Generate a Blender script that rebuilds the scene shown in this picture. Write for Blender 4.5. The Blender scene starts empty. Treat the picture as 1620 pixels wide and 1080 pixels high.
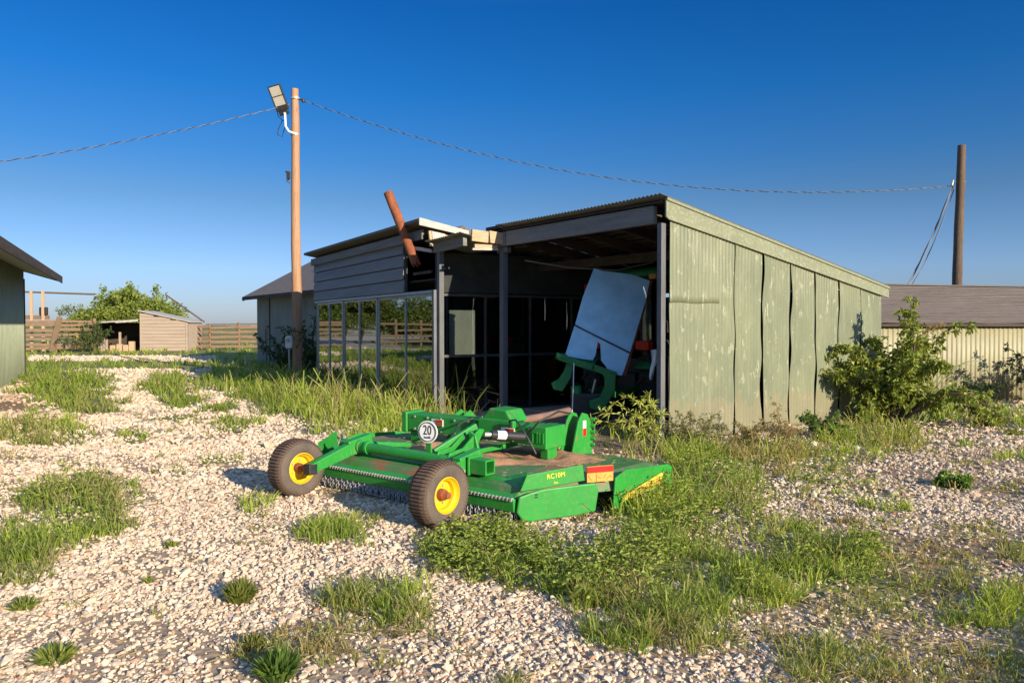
import bpy, bmesh, math, random
import numpy as np
from mathutils import Vector, Matrix, Euler

R = math.radians
random.seed(7)
RNG = np.random.default_rng(11)
SC = bpy.context.scene
COL = SC.collection

# ------------------------------------------------------------------ camera
F, CX, CY, CAMZ, HOR = 1180.0, 810.0, 540.0, 1.65, 514.0
PITCH = math.atan((CY - HOR) / F)
cam_d = bpy.data.cameras.new('camera')
cam_d.sensor_width = 36.0
cam_d.lens = F / 1620.0 * 36.0
cam_d.clip_start = 0.05
cam_d.clip_end = 6000
cam = bpy.data.objects.new('camera', cam_d)
COL.objects.link(cam)
cam.location = (0, 0, CAMZ)
cam.rotation_euler = (R(90) - PITCH, 0, 0)
SC.camera = cam

# ------------------------------------------------------------------ light
SUN_EL = R(18.0)
LH = Vector((-0.655, 0.756, 0)).normalized()          # the way the light travels over the ground
LDIR = Vector((LH.x * math.cos(SUN_EL), LH.y * math.cos(SUN_EL), -math.sin(SUN_EL)))
sun_d = bpy.data.lights.new('sun', 'SUN')
sun_d.energy = 4.6
sun_d.angle = R(0.53)
sun_d.color = (1.0, 0.87, 0.66)
sun = bpy.data.objects.new('sun', sun_d)
COL.objects.link(sun)
sun.rotation_euler = LDIR.to_track_quat('-Z', 'Y').to_euler()
sun.location = (20, -20, 20)

world = bpy.data.worlds.new('World')
SC.world = world
world.use_nodes = True
wn, wl = world.node_tree.nodes, world.node_tree.links
wn.clear()
sky = wn.new('ShaderNodeTexSky')
sky.sky_type = 'NISHITA'
sky.sun_disc = False
sky.sun_elevation = SUN_EL
sky.sun_rotation = math.atan2(-LH.x, -LH.y)
sky.air_density = 1.0
sky.dust_density = 0.3
sky.ozone_density = 2.5
tc_ = wn.new('ShaderNodeTexCoord'); sx_ = wn.new('ShaderNodeSeparateXYZ'); wl.new(tc_.outputs['Generated'], sx_.inputs[0])
sr_ = wn.new('ShaderNodeValToRGB'); wl.new(sx_.outputs[2], sr_.inputs[0])
_st = [(0.0, (.42, .50, .84)), (.07, (.46, .59, .94)), (.158, (.30, .467, .68)), (.21, (.17, .44, .75)), (.293, (.067, .415, .806)), (.39, (.034, .36, .787)), (.48, (.30, .56, .92)), (.62, (2.1, 2.15, 2.3))]
while len(sr_.color_ramp.elements) < len(_st): sr_.color_ramp.elements.new(0.5)
for e_, (p_, c_) in zip(sr_.color_ramp.elements, _st): e_.position = p_; e_.color = (*[v_ * .085 / .15 for v_ in c_], 1)
mx_ = wn.new('ShaderNodeMix'); mx_.data_type = 'RGBA'; mx_.blend_type = 'MULTIPLY'; mx_.inputs[0].default_value = 1.0
hs = wn.new('ShaderNodeHueSaturation')
hs.inputs['Saturation'].default_value = 1.0
hs.inputs['Value'].default_value = 1.0
gm = wn.new('ShaderNodeGamma')
gm.inputs['Gamma'].default_value = 1.0
bg = wn.new('ShaderNodeBackground')
bg.inputs['Strength'].default_value = 0.15
wo = wn.new('ShaderNodeOutputWorld')
wl.new(sky.outputs[0], mx_.inputs[6]); wl.new(sr_.outputs[0], mx_.inputs[7]); wl.new(mx_.outputs[2], hs.inputs['Color'])
wl.new(hs.outputs[0], gm.inputs[0])
wl.new(gm.outputs[0], bg.inputs[0])
wl.new(bg.outputs[0], wo.inputs[0])

SC.view_settings.view_transform = 'Standard'
SC.view_settings.look = 'None'
SC.view_settings.exposure = 0.8
SC.view_settings.gamma = 1.0
SC.render.engine = 'CYCLES'
SC.cycles.max_bounces = 8
SC.cycles.transparent_max_bounces = 12

# ------------------------------------------------------------------ pixel helpers (photograph pixels, used to read off real places)
SP, CP = math.sin(PITCH), math.cos(PITCH)
def at(px, py, Y):
    """the point seen at a pixel of the photograph, at depth Y metres"""
    dx, dz = (px - CX) / F, (CY - py) / F
    y, z = CP + SP * dz, -SP + CP * dz
    t = Y / y
    return Vector((dx * t, Y, CAMZ + z * t))
def gat(px, py, h=0.0):
    px, py = np.asarray(px, float), np.asarray(py, float)
    dx, dz = (px - CX) / F, (CY - py) / F
    y, z = CP + SP * dz, -SP + CP * dz
    t = (h - CAMZ) / np.minimum(z, -1e-4)
    return dx * t, y * t
def proj(x, y, z=0.0):
    z = z - CAMZ
    d = y * CP - z * SP
    v = y * SP + z * CP
    d = np.maximum(d, 0.05)
    return CX + F * x / d, CY - F * v / d

# ------------------------------------------------------------------ noise
_tab = RNG.random((512, 512))
def vnoise(x, y):
    xi, yi = np.floor(x).astype(int), np.floor(y).astype(int)
    fx, fy = x - xi, y - yi
    fx, fy = fx * fx * (3 - 2 * fx), fy * fy * (3 - 2 * fy)
    a = _tab[xi % 512, yi % 512]; b = _tab[(xi + 1) % 512, yi % 512]
    c = _tab[xi % 512, (yi + 1) % 512]; d = _tab[(xi + 1) % 512, (yi + 1) % 512]
    return (a * (1 - fx) + b * fx) * (1 - fy) + (c * (1 - fx) + d * fx) * fy
def fbm(x, y, o=4):
    s, a, t = 0, 0.5, 0
    for i in range(o):
        s = s + a * vnoise(x * 2 ** i + 17.3 * i, y * 2 ** i + 5.1 * i); t += a; a *= 0.5
    return s / t
def gz(x, y):
    x, y = np.asarray(x, float), np.asarray(y, float)
    return (fbm(x * 0.35 + 40, y * 0.35 + 40, 3) - 0.5) * 0.06 * np.clip((np.abs(x) + np.abs(y)) / 3.0, 0, 1)

# ------------------------------------------------------------------ object helpers
def tag(o, label=None, cat=None, group=None, kind=None):
    if label: o['label'] = label
    if cat: o['category'] = cat
    if group: o['group'] = group
    if kind: o['kind'] = kind
    return o
def thing(name, label, cat, loc=(0, 0, 0), rz=0.0, group=None):
    o = bpy.data.objects.new(name, None)
    o.empty_display_size = 0.2
    COL.objects.link(o)
    o.location = loc
    o.rotation_euler = (0, 0, rz)
    return tag(o, label, cat, group)
def link(name, me, mat, parent=None):
    o = bpy.data.objects.new(name, me)
    if mat: me.materials.append(mat)
    COL.objects.link(o)
    if parent: o.parent = parent
    return o
def copy_tree(o, parent=None):
    c = o.copy(); COL.objects.link(c)
    if parent: c.parent = parent
    for ch in list(o.children): copy_tree(ch, c)
    return c

class MB:
    def __init__(s): s.v = []; s.f = []
    def add(s, vs, fs):
        n = len(s.v); s.v += [tuple(v) for v in vs]; s.f += [tuple(i + n for i in f) for f in fs]; return s
    def box(s, x0, x1, y0, y1, z0, z1, M=None):
        vs = [Vector((x, y, z)) for z in (z0, z1) for y in (y0, y1) for x in (x0, x1)]
        if M is not None: vs = [M @ v for v in vs]
        return s.add(vs, [(0, 2, 3, 1), (4, 5, 7, 6), (0, 1, 5, 4), (2, 6, 7, 3), (0, 4, 6, 2), (1, 3, 7, 5)])
    def bar(s, p0, p1, w, h, up=(0, 0, 1), w1=None, h1=None):
        p0, p1 = Vector(p0), Vector(p1)
        d = (p1 - p0).normalized()
        sd = d.cross(Vector(up))
        if sd.length < 1e-4: sd = d.cross(Vector((1, 0, 0)))
        sd.normalize(); u = sd.cross(d).normalized()
        w1 = w1 or w; h1 = h1 or h
        vs = []
        for p, a, b in ((p0, w, h), (p1, w1, h1)):
            vs += [p - sd * a / 2 - u * b / 2, p + sd * a / 2 - u * b / 2, p + sd * a / 2 + u * b / 2, p - sd * a / 2 + u * b / 2]
        return s.add(vs, [(3, 2, 1, 0), (4, 5, 6, 7), (0, 1, 5, 4), (1, 2, 6, 5), (2, 3, 7, 6), (3, 0, 4, 7)])
    def tube(s, pts, r, n=8, cap=True):
        pts = [Vector(p) for p in pts]
        rs = r if isinstance(r, (list, tuple)) else [r] * len(pts)
        ref = None; vs = []; fs = []
        for i, p in enumerate(pts):
            d = (pts[min(i + 1, len(pts) - 1)] - pts[max(i - 1, 0)]).normalized()
            if ref is None:
                ref = d.cross(Vector((0, 0, 1)))
                if ref.length < 1e-3: ref = d.cross(Vector((1, 0, 0)))
            ref = (ref - d * ref.dot(d)).normalized(); b = d.cross(ref)
            for k in range(n):
                a = 2 * math.pi * k / n
                vs.append(p + (ref * math.cos(a) + b * math.sin(a)) * rs[i])
        for i in range(len(pts) - 1):
            for k in range(n):
                k2 = (k + 1) % n
                fs.append((i * n + k, i * n + k2, (i + 1) * n + k2, (i + 1) * n + k))
        if cap:
            fs.append(tuple(range(n - 1, -1, -1))); fs.append(tuple((len(pts) - 1) * n + k for k in range(n)))
        return s.add(vs, fs)
    def prism(s, poly, vec):
        poly = [Vector(p) for p in poly]; vec = Vector(vec); n = len(poly)
        vs = poly + [p + vec for p in poly]
        fs = [tuple(range(n - 1, -1, -1)), tuple(range(n, 2 * n))]
        for k in range(n):
            k2 = (k + 1) % n; fs.append((k, k2, n + k2, n + k))
        return s.add(vs, fs)
    def lathe(s, prof, n=24, M=None):
        """profile of (radius, height) turned about local z"""
        vs = []; fs = []
        for r, h in prof:
            for k in range(n):
                a = 2 * math.pi * k / n; v = Vector((r * math.cos(a), r * math.sin(a), h))
                vs.append(M @ v if M is not None else v)
        for i in range(len(prof) - 1):
            for k in range(n):
                k2 = (k + 1) % n; fs.append((i * n + k, i * n + k2, (i + 1) * n + k2, (i + 1) * n + k))
        return s.add(vs, fs)
    def grid(s, fn, nu, nv):
        vs = [fn(i / nu, j / nv) for j in range(nv + 1) for i in range(nu + 1)]
        fs = [(j * (nu + 1) + i, j * (nu + 1) + i + 1, (j + 1) * (nu + 1) + i + 1, (j + 1) * (nu + 1) + i) for j in range(nv) for i in range(nu)]
        return s.add(vs, fs)
    def build(s, name, mat, parent=None, bevel=0.0, smooth=None, solid=0.0, fix=True):
        me = bpy.data.meshes.new(name)
        me.from_pydata(s.v, [], s.f)
        if fix:
            bm = bmesh.new(); bm.from_mesh(me); bmesh.ops.recalc_face_normals(bm, faces=bm.faces); bm.to_mesh(me); bm.free()
        if smooth is not None:
            me.shade_smooth(); me.set_sharp_from_angle(angle=R(smooth))
        o = link(name, me, mat, parent)
        if solid:
            m = o.modifiers.new('solid', 'SOLIDIFY'); m.thickness = solid; m.offset = 0
        if bevel:
            m = o.modifiers.new('bevel', 'BEVEL'); m.width = bevel; m.segments = 2; m.limit_method = 'ANGLE'; m.angle_limit = R(40)
        return o

def fast_mesh(name, verts, loops, sizes, mat, colors=None, smooth=False, parent=None):
    """verts (n,3), flat loop indices, polygon sizes, per-vertex colours (n,3)"""
    me = bpy.data.meshes.new(name)
    me.vertices.add(len(verts)); me.vertices.foreach_set('co', np.ascontiguousarray(verts, np.float32).ravel())
    me.loops.add(len(loops)); me.loops.foreach_set('vertex_index', np.ascontiguousarray(loops, np.int32))
    sizes = np.asarray(sizes, np.int32)
    me.polygons.add(len(sizes))
    st = np.zeros(len(sizes), np.int32); st[1:] = np.cumsum(sizes)[:-1]
    me.polygons.foreach_set('loop_start', st)
    me.polygons.foreach_set('use_smooth', np.full(len(sizes), smooth, bool))
    me.update(calc_edges=True)
    if colors is not None:
        a = me.color_attributes.new('Col', 'FLOAT_COLOR', 'POINT')
        c = np.ones((len(verts), 4), np.float32); c[:, :3] = colors
        a.data.foreach_set('color', c.ravel())
    return link(name, me, mat, parent)

# ------------------------------------------------------------------ materials
def newmat(name):
    m = bpy.data.materials.new(name); m.use_nodes = True
    nt = m.node_tree; b = nt.nodes['Principled BSDF']
    return m, nt, b
def nd(nt, t, **kw):
    n = nt.nodes.new(t)
    for k, v in kw.items():
        if k in n.inputs: n.inputs[k].default_value = v
        else: setattr(n, k, v)
    return n
def ramp(nt, fac, stops):
    r = nt.nodes.new('ShaderNodeValToRGB')
    el = r.color_ramp.elements
    while len(el) < len(stops): el.new(0.5)
    for e, (p, c) in zip(el, stops):
        e.position = p; e.color = (c, c, c, 1) if isinstance(c, (int, float)) else (*c, 1)
    nt.links.new(fac, r.inputs[0]); return r
def mixc(nt, fac, a, b, mode='MIX'):
    m = nt.nodes.new('ShaderNodeMix'); m.data_type = 'RGBA'; m.blend_type = mode
    for s, v in ((0, fac), (6, a), (7, b)):
        if isinstance(v, bpy.types.NodeSocket): nt.links.new(v, m.inputs[s])
        else: m.inputs[s].default_value = (*v, 1) if isinstance(v, tuple) else v
    return m.outputs[2]
def coords(nt, scale=(1, 1, 1)):
    t = nt.nodes.new('ShaderNodeTexCoord'); mp = nt.nodes.new('ShaderNodeMapping')
    mp.inputs['Scale'].default_value = scale
    nt.links.new(t.outputs['Object'], mp.inputs[0]); return mp.outputs[0]
def noise(nt, vec, scale, detail=5, rough=0.6):
    n = nt.nodes.new('ShaderNodeTexNoise')
    n.inputs['Scale'].default_value = scale; n.inputs['Detail'].default_value = detail; n.inputs['Roughness'].default_value = rough
    nt.links.new(vec, n.inputs['Vector']); return n.outputs[0]
def weathered(name, c1, c2, scale=4, rough=0.7, metal=0.0, stretch=(1, 1, 1), fine=None, bump=0.2, bscale=40, spots=None, spot_scale=9, spot_at=0.64, spec=0.4, coat=0.0):
    m, nt, b = newmat(name)
    v = coords(nt, stretch)
    n1 = noise(nt, v, scale)
    col = mixc(nt, ramp(nt, n1, [(0.36, 0.0), (0.64, 1.0)]).outputs[0], c1, c2)
    if fine is not None:
        n3 = noise(nt, v, scale * 9, 3)
        col = mixc(nt, ramp(nt, n3, [(0.5, 0.0), (0.72, 0.75)]).outputs[0], col, fine)
    if spots is not None:
        n4 = noise(nt, coords(nt), spot_scale, 6, 0.65)
        col = mixc(nt, ramp(nt, n4, [(spot_at, 0.0), (spot_at + 0.05, 1.0)]).outputs[0], col, spots)
    nt.links.new(col, b.inputs['Base Color'])
    b.inputs['Roughness'].default_value = rough
    rr = nt.nodes.new('ShaderNodeMapRange'); rr.inputs[3].default_value = max(rough - 0.13, 0.05); rr.inputs[4].default_value = min(rough + 0.13, 1)
    nt.links.new(n1, rr.inputs[0]); nt.links.new(rr.outputs[0], b.inputs['Roughness'])
    b.inputs['Metallic'].default_value = metal
    b.inputs['Specular IOR Level'].default_value = spec
    b.inputs['Coat Weight'].default_value = coat
    if bump:
        bp = nt.nodes.new('ShaderNodeBump'); bp.inputs['Strength'].default_value = bump; bp.inputs['Distance'].default_value = 0.01
        nt.links.new(noise(nt, v, bscale, 4), bp.inputs['Height']); nt.links.new(bp.outputs[0], b.inputs['Normal'])
    return m
def foliage_mat(name, trans=0.35, rough=0.55):
    m, nt, b = newmat(name)
    a = nt.nodes.new('ShaderNodeVertexColor'); a.layer_name = 'Col'
    nt.links.new(a.outputs[0], b.inputs['Base Color'])
    b.inputs['Roughness'].default_value = rough; b.inputs['Specular IOR Level'].default_value = 0.3
    t = nt.nodes.new('ShaderNodeBsdfTranslucent')
    g = mixc(nt, 1.0, a.outputs[0], (1.25, 1.2, 0.6), 'MULTIPLY'); nt.links.new(g, t.inputs[0])
    ms = nt.nodes.new('ShaderNodeMixShader'); ms.inputs[0].default_value = trans
    nt.links.new(b.outputs[0], ms.inputs[1]); nt.links.new(t.outputs[0], ms.inputs[2])
    nt.links.new(ms.outputs[0], nt.nodes['Material Output'].inputs[0])
    return m

M = {}
M['sage'] = weathered('sage_painted_iron', (0.33, 0.335, 0.235), (0.27, 0.29, 0.205), 1.6, 0.5, 0.0, (1, 1, 0.35), (0.40, 0.40, 0.29), 0.25, 30, (0.47, 0.47, 0.37), 5, 0.66, 0.5)
def wall_mat():
    m, nt, b = newmat('peeling_sage_iron')
    o = coords(nt); st = coords(nt, (1, 1, .22))
    c = mixc(nt, ramp(nt, noise(nt, coords(nt, (1, 1, .5)), 1.5), [(.35, 0), (.65, 1)]).outputs[0], (.190, .205, .128), (.150, .168, .108))
    c = mixc(nt, ramp(nt, noise(nt, st, 9, 5), [(.50, 0), (.70, .6)]).outputs[0], c, (.235, .24, .155))
    c = mixc(nt, ramp(nt, noise(nt, st, 13, 6, .7), [(.61, 0), (.67, .85)]).outputs[0], c, (.40, .39, .29))
    c = mixc(nt, ramp(nt, noise(nt, st, 16, 5), [(.58, 0), (.74, .4)]).outputs[0], c, (.13, .14, .09))
    c = mixc(nt, ramp(nt, noise(nt, o, 5.5, 6, .7), [(.69, 0), (.73, .8)]).outputs[0], c, (.20, .105, .05))
    c = mixc(nt, ramp(nt, noise(nt, coords(nt, (1, 1, .6)), 7, 6, .72), [(.60, 0), (.63, .8)]).outputs[0], c, (.30, .30, .215))
    sp = nt.nodes.new('ShaderNodeSeparateXYZ'); nt.links.new(o, sp.inputs[0])
    ad = nt.nodes.new('ShaderNodeMath'); ad.operation = 'MULTIPLY_ADD'; nt.links.new(noise(nt, coords(nt, (1, 1, .4)), 4, 5), ad.inputs[0]); ad.inputs[1].default_value = -1.1; nt.links.new(sp.outputs[2], ad.inputs[2])
    c = mixc(nt, ramp(nt, ad.outputs[0], [(-.3, .35), (0.0, 0)]).outputs[0], c, (.27, .20, .12))
    nt.links.new(c, b.inputs['Base Color']); b.inputs['Roughness'].default_value = .5; b.inputs['Specular IOR Level'].default_value = .35
    bp = nt.nodes.new('ShaderNodeBump'); bp.inputs['Strength'].default_value = .35; bp.inputs['Distance'].default_value = .012
    nt.links.new(noise(nt, coords(nt, (1, 1, .5)), 14, 5), bp.inputs['Height']); nt.links.new(bp.outputs[0], b.inputs['Normal'])
    return m
M['sage'] = wall_mat()
M['sage_trim'] = weathered('sage_painted_trim', (0.215, 0.228, 0.145), (0.18, 0.195, 0.125), 2.5, 0.55, 0.0, (1, 1, 1), (0.34, 0.33, 0.24), 0.2, 30, None)
M['galv'] = weathered('weathered_galvanised_iron', (0.16, 0.15, 0.13), (0.24, 0.23, 0.20), 3, 0.55, 0.3, (1, 1, 1), (0.14, 0.09, 0.05), 0.2, 20)
M['greywood'] = weathered('grey_painted_timber', (0.20, 0.20, 0.20), (0.145, 0.14, 0.135), 3, 0.75, 0.0, (1, 0.25, 4), (0.25, 0.23, 0.20), 0.35, 25)
M['siding'] = weathered('blue_grey_painted_boards', (0.205, 0.215, 0.23), (0.17, 0.175, 0.19), 2, 0.7, 0.0, (1, 0.3, 3), (0.24, 0.235, 0.22), 0.3, 30)
M['post'] = weathered('blue_grey_painted_post', (0.135, 0.14, 0.155), (0.095, 0.10, 0.11), 4, 0.6, 0.0, (2, 2, 0.4), (0.10, 0.09, 0.08), 0.25, 30)
M['alu'] = weathered('dull_aluminium', (0.40, 0.42, 0.44), (0.30, 0.315, 0.335), 5, 0.45, 0.55, (3, 3, 0.4), (0.33, 0.33, 0.33), 0.1, 50)
M['dark_frame'] = weathered('dull_brown_frame', (0.085, 0.08, 0.075), (0.06, 0.057, 0.052), 5, 0.6)
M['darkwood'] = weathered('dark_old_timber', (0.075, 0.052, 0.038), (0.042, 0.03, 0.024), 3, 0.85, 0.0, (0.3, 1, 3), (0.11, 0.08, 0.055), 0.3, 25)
M['dark_inside'] = weathered('shade_dark_inside_wall', (0.05, 0.054, 0.05), (0.03, 0.032, 0.03), 2, 0.9, 0.0, (1, 1, 1), (0.03, 0.028, 0.026), 0.2, 20)  # interior gloom put into the colour as a very low albedo
M['raw_wood'] = weathered('bare_splintered_pine', (0.52, 0.36, 0.23), (0.42, 0.26, 0.14), 5, 0.8, 0.0, (1.0, 4, 9), (0.62, 0.50, 0.37), 0.4, 40)
M['white_trim'] = weathered('flaking_white_paint', (0.46, 0.44, 0.40), (0.37, 0.345, 0.31), 6, 0.7, 0.0, (1, 1, 1), (0.40, 0.33, 0.26), 0.3, 40)
M['rust'] = weathered('rusty_iron', (0.30, 0.085, 0.03), (0.13, 0.045, 0.025), 5, 0.85, 0.0, (1, 1, 0.5), (0.36, 0.14, 0.06), 0.4, 60)
M['oldpipe'] = weathered('brown_dusty_tube', (0.22, 0.13, 0.095), (0.16, 0.09, 0.065), 6, 0.8)
M['pole'] = weathered('sun_bleached_pole_wood', (0.46, 0.26, 0.15), (0.34, 0.185, 0.10), 2.2, 0.85, 0.0, (3, 3, 0.14), (0.20, 0.11, 0.06), 0.8, 14)
M['darkpole'] = weathered('dark_creosoted_pole', (0.13, 0.085, 0.055), (0.08, 0.055, 0.04), 5, 0.85, 0.0, (3, 3, 0.12), (0.24, 0.17, 0.11), 0.6, 30)
M['green'] = weathered('green_machine_paint', (0.020, 0.275, 0.034), (0.016, 0.225, 0.028), 3, 0.46, 0.0, (1, 1, 1), (0.07, 0.25, 0.06), 0.06, 30, (0.17, 0.16, 0.075), 7, 0.62, 0.45, 0.06)
M['green_dirty'] = weathered('dusty_green_deck_paint', (0.03, 0.19, 0.035), (0.115, 0.18, 0.075), 1.6, 0.55, 0.0, (1, 1, 1), (0.22, 0.16, 0.10), 0.1, 30, (0.25, 0.13, 0.065), 2.2, 0.56)
M['green_shed'] = weathered('older_green_machine_paint', (0.014, 0.21, 0.055), (0.012, 0.16, 0.045), 5, 0.45, 0.0, (1, 1, 1), (0.03, 0.09, 0.03), 0.1, 30)
M['yellow'] = weathered('yellow_rim_paint', (0.80, 0.50, 0.008), (0.70, 0.42, 0.01), 6, 0.45, 0.0, (1, 1, 1), (0.62, 0.38, 0.05), 0.1, 40, (0.25, 0.11, 0.04), 14, 0.68)
M['tyre'] = weathered('dusty_tyre_rubber', (0.125, 0.095, 0.075), (0.085, 0.07, 0.06), 7, 0.85, 0.0, (1, 1, 1), (0.17, 0.115, 0.08), 0.2, 60)
M['tread'] = weathered('muddy_tread_rubber', (0.125, 0.075, 0.05), (0.095, 0.06, 0.042), 7, 0.9, 0.0, (1, 1, 1), (0.17, 0.10, 0.06), 0.2, 60)
M['tyre_dark'] = weathered('dark_tyre_rubber', (0.03, 0.03, 0.03), (0.02, 0.02, 0.02), 7, 0.85)
M['soil'] = weathered('dry_red_soil', (0.42, 0.215, 0.115), (0.32, 0.155, 0.08), 9, 0.95, 0.0, (1, 1, 1), (0.44, 0.29, 0.17), 0.8, 60)
M['steel'] = weathered('dull_steel', (0.52, 0.51, 0.49), (0.40, 0.39, 0.37), 8, 0.4, 0.4)
M['black'] = weathered('black_paint', (0.02, 0.02, 0.022), (0.03, 0.03, 0.03), 8, 0.5)
M['white'] = weathered('white_plastic', (0.78, 0.78, 0.75), (0.70, 0.70, 0.68), 8, 0.5, bump=0.05)
M['red'] = weathered('red_reflector', (0.72, 0.018, 0.012), (0.60, 0.012, 0.01), 8, 0.35, bump=0.05)
M['orange'] = weathered('orange_reflector', (0.78, 0.27, 0.04), (0.72, 0.34, 0.07), 12, 0.5, bump=0.05)
M['decal'] = weathered('yellow_sticker', (0.62, 0.52, 0.07), (0.55, 0.45, 0.06), 8, 0.45, bump=0.03)
M['brown_ink'] = weathered('brown_ink', (0.35, 0.15, 0.02), (0.30, 0.12, 0.02), 8, 0.5, bump=0.0)
M['yellow_ink'] = weathered('yellow_ink', (0.85, 0.70, 0.05), (0.80, 0.65, 0.05), 8, 0.5, bump=0.0)
M['board'] = weathered('scuffed_pale_sky_tinted_sheet', (0.47, 0.76, 0.96), (0.35, 0.60, 0.80), 3.2, 0.5, 0.0, (1, 1, 1), None, 0.05, 6)  # blue of the skylight is mixed into the sheet's base colour
M['cloth'] = weathered('white_rag', (0.72, 0.72, 0.72), (0.62, 0.62, 0.62), 8, 0.9)
M['barn'] = weathered('grey_green_barn_sheeting', (0.24, 0.26, 0.215), (0.19, 0.205, 0.175), 1.2, 0.7, 0.0, (1, 1, 0.4), (0.21, 0.21, 0.18), 0.2, 20)
M['barnroof'] = weathered('brown_felt_shingles', (0.17, 0.135, 0.11), (0.125, 0.10, 0.085), 5, 0.9, 0.0, (1, 1, 1), (0.22, 0.18, 0.15), 0.4, 30)
M['cream'] = weathered('cream_ribbed_steel', (0.34, 0.31, 0.185), (0.29, 0.265, 0.165), 1.5, 0.5, 0.0, (1, 1, 0.4), (0.37, 0.34, 0.22), 0.1, 20)
M['oldroof'] = weathered('weathered_grey_brown_roofing', (0.145, 0.115, 0.10), (0.105, 0.085, 0.075), 1.3, 0.85, 0.0, (0.4, 6, 6), (0.19, 0.155, 0.135), 0.3, 25)
M['mint'] = weathered('pale_green_ribbed_steel', (0.33, 0.37, 0.26), (0.28, 0.32, 0.23), 2, 0.5, 0.0, (1, 1, 0.4), (0.38, 0.40, 0.30), 0.1, 20)
M['corral'] = weathered('weathered_corral_planks', (0.225, 0.145, 0.085), (0.15, 0.10, 0.065), 4, 0.9, 0.0, (1, 1, 4), (0.30, 0.21, 0.14), 0.4, 20)
M['shack'] = weathered('pink_grey_shack_boards', (0.40, 0.315, 0.245), (0.32, 0.25, 0.195), 1.5, 0.9, 0.0, (0.4, 1, 8), (0.50, 0.37, 0.28), 0.4, 20)
M['bark'] = weathered('brown_bark', (0.13, 0.09, 0.06), (0.09, 0.06, 0.04), 10, 0.9)
M['wire'] = weathered('bare_aluminium_strand', (0.20, 0.215, 0.25), (0.16, 0.17, 0.20), 5, 0.7, 0.2)
M['lens'] = weathered('frosted_lamp_lens', (0.42, 0.39, 0.33), (0.36, 0.33, 0.28), 5, 0.3)
M['leaf'] = foliage_mat('leaf')
M['blade'] = foliage_mat('grass_blade', 0.5)
def stone_mat():
    m, nt, b = newmat('limestone_gravel')
    a = nt.nodes.new('ShaderNodeVertexColor'); a.layer_name = 'Col'
    n = noise(nt, coords(nt), 60, 4)
    c = mixc(nt, ramp(nt, n, [(0.35, 0.80), (0.65, 1.06)]).outputs[0], (0, 0, 0), a.outputs[0])
    nt.links.new(mixc(nt, 0.85, a.outputs[0], c), b.inputs['Base Color'])
    b.inputs['Roughness'].default_value = 0.9; b.inputs['Specular IOR Level'].default_value = 0.25
    return m
M['stone'] = stone_mat()
def glass_mat(name, tint, refl):
    m, nt, b = newmat(name)
    nt.nodes.remove(b)
    tr = nt.nodes.new('ShaderNodeBsdfTransparent'); tr.inputs[0].default_value = (*tint, 1)
    gl = nt.nodes.new('ShaderNodeBsdfGlossy'); gl.inputs['Roughness'].default_value = 0.012; gl.inputs[0].default_value = (0.82, 0.88, 0.90, 1)
    lw = nt.nodes.new('ShaderNodeLayerWeight'); lw.inputs[0].default_value = 0.32
    mr = nt.nodes.new('ShaderNodeMapRange'); mr.inputs[3].default_value = refl; mr.inputs[4].default_value = 0.95
    nt.links.new(lw.outputs['Fresnel'], mr.inputs[0])
    bp = nt.nodes.new('ShaderNodeBump'); bp.inputs['Strength'].default_value = 0.03; bp.inputs['Distance'].default_value = 0.02
    nt.links.new(noise(nt, coords(nt), 1.3, 2), bp.inputs['Height']); nt.links.new(bp.outputs[0], gl.inputs['Normal'])
    ms = nt.nodes.new('ShaderNodeMixShader')
    nt.links.new(mr.outputs[0], ms.inputs[0]); nt.links.new(tr.outputs[0], ms.inputs[1]); nt.links.new(gl.outputs[0], ms.inputs[2])
    nt.links.new(ms.outputs[0], nt.nodes['Material Output'].inputs[0])
    return m
M['glass'] = glass_mat('tinted_window_glass', (0.30, 0.33, 0.32), 0.30)
M['glass_clear'] = glass_mat('dusty_inner_glass', (0.55, 0.58, 0.56), 0.06)

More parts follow.
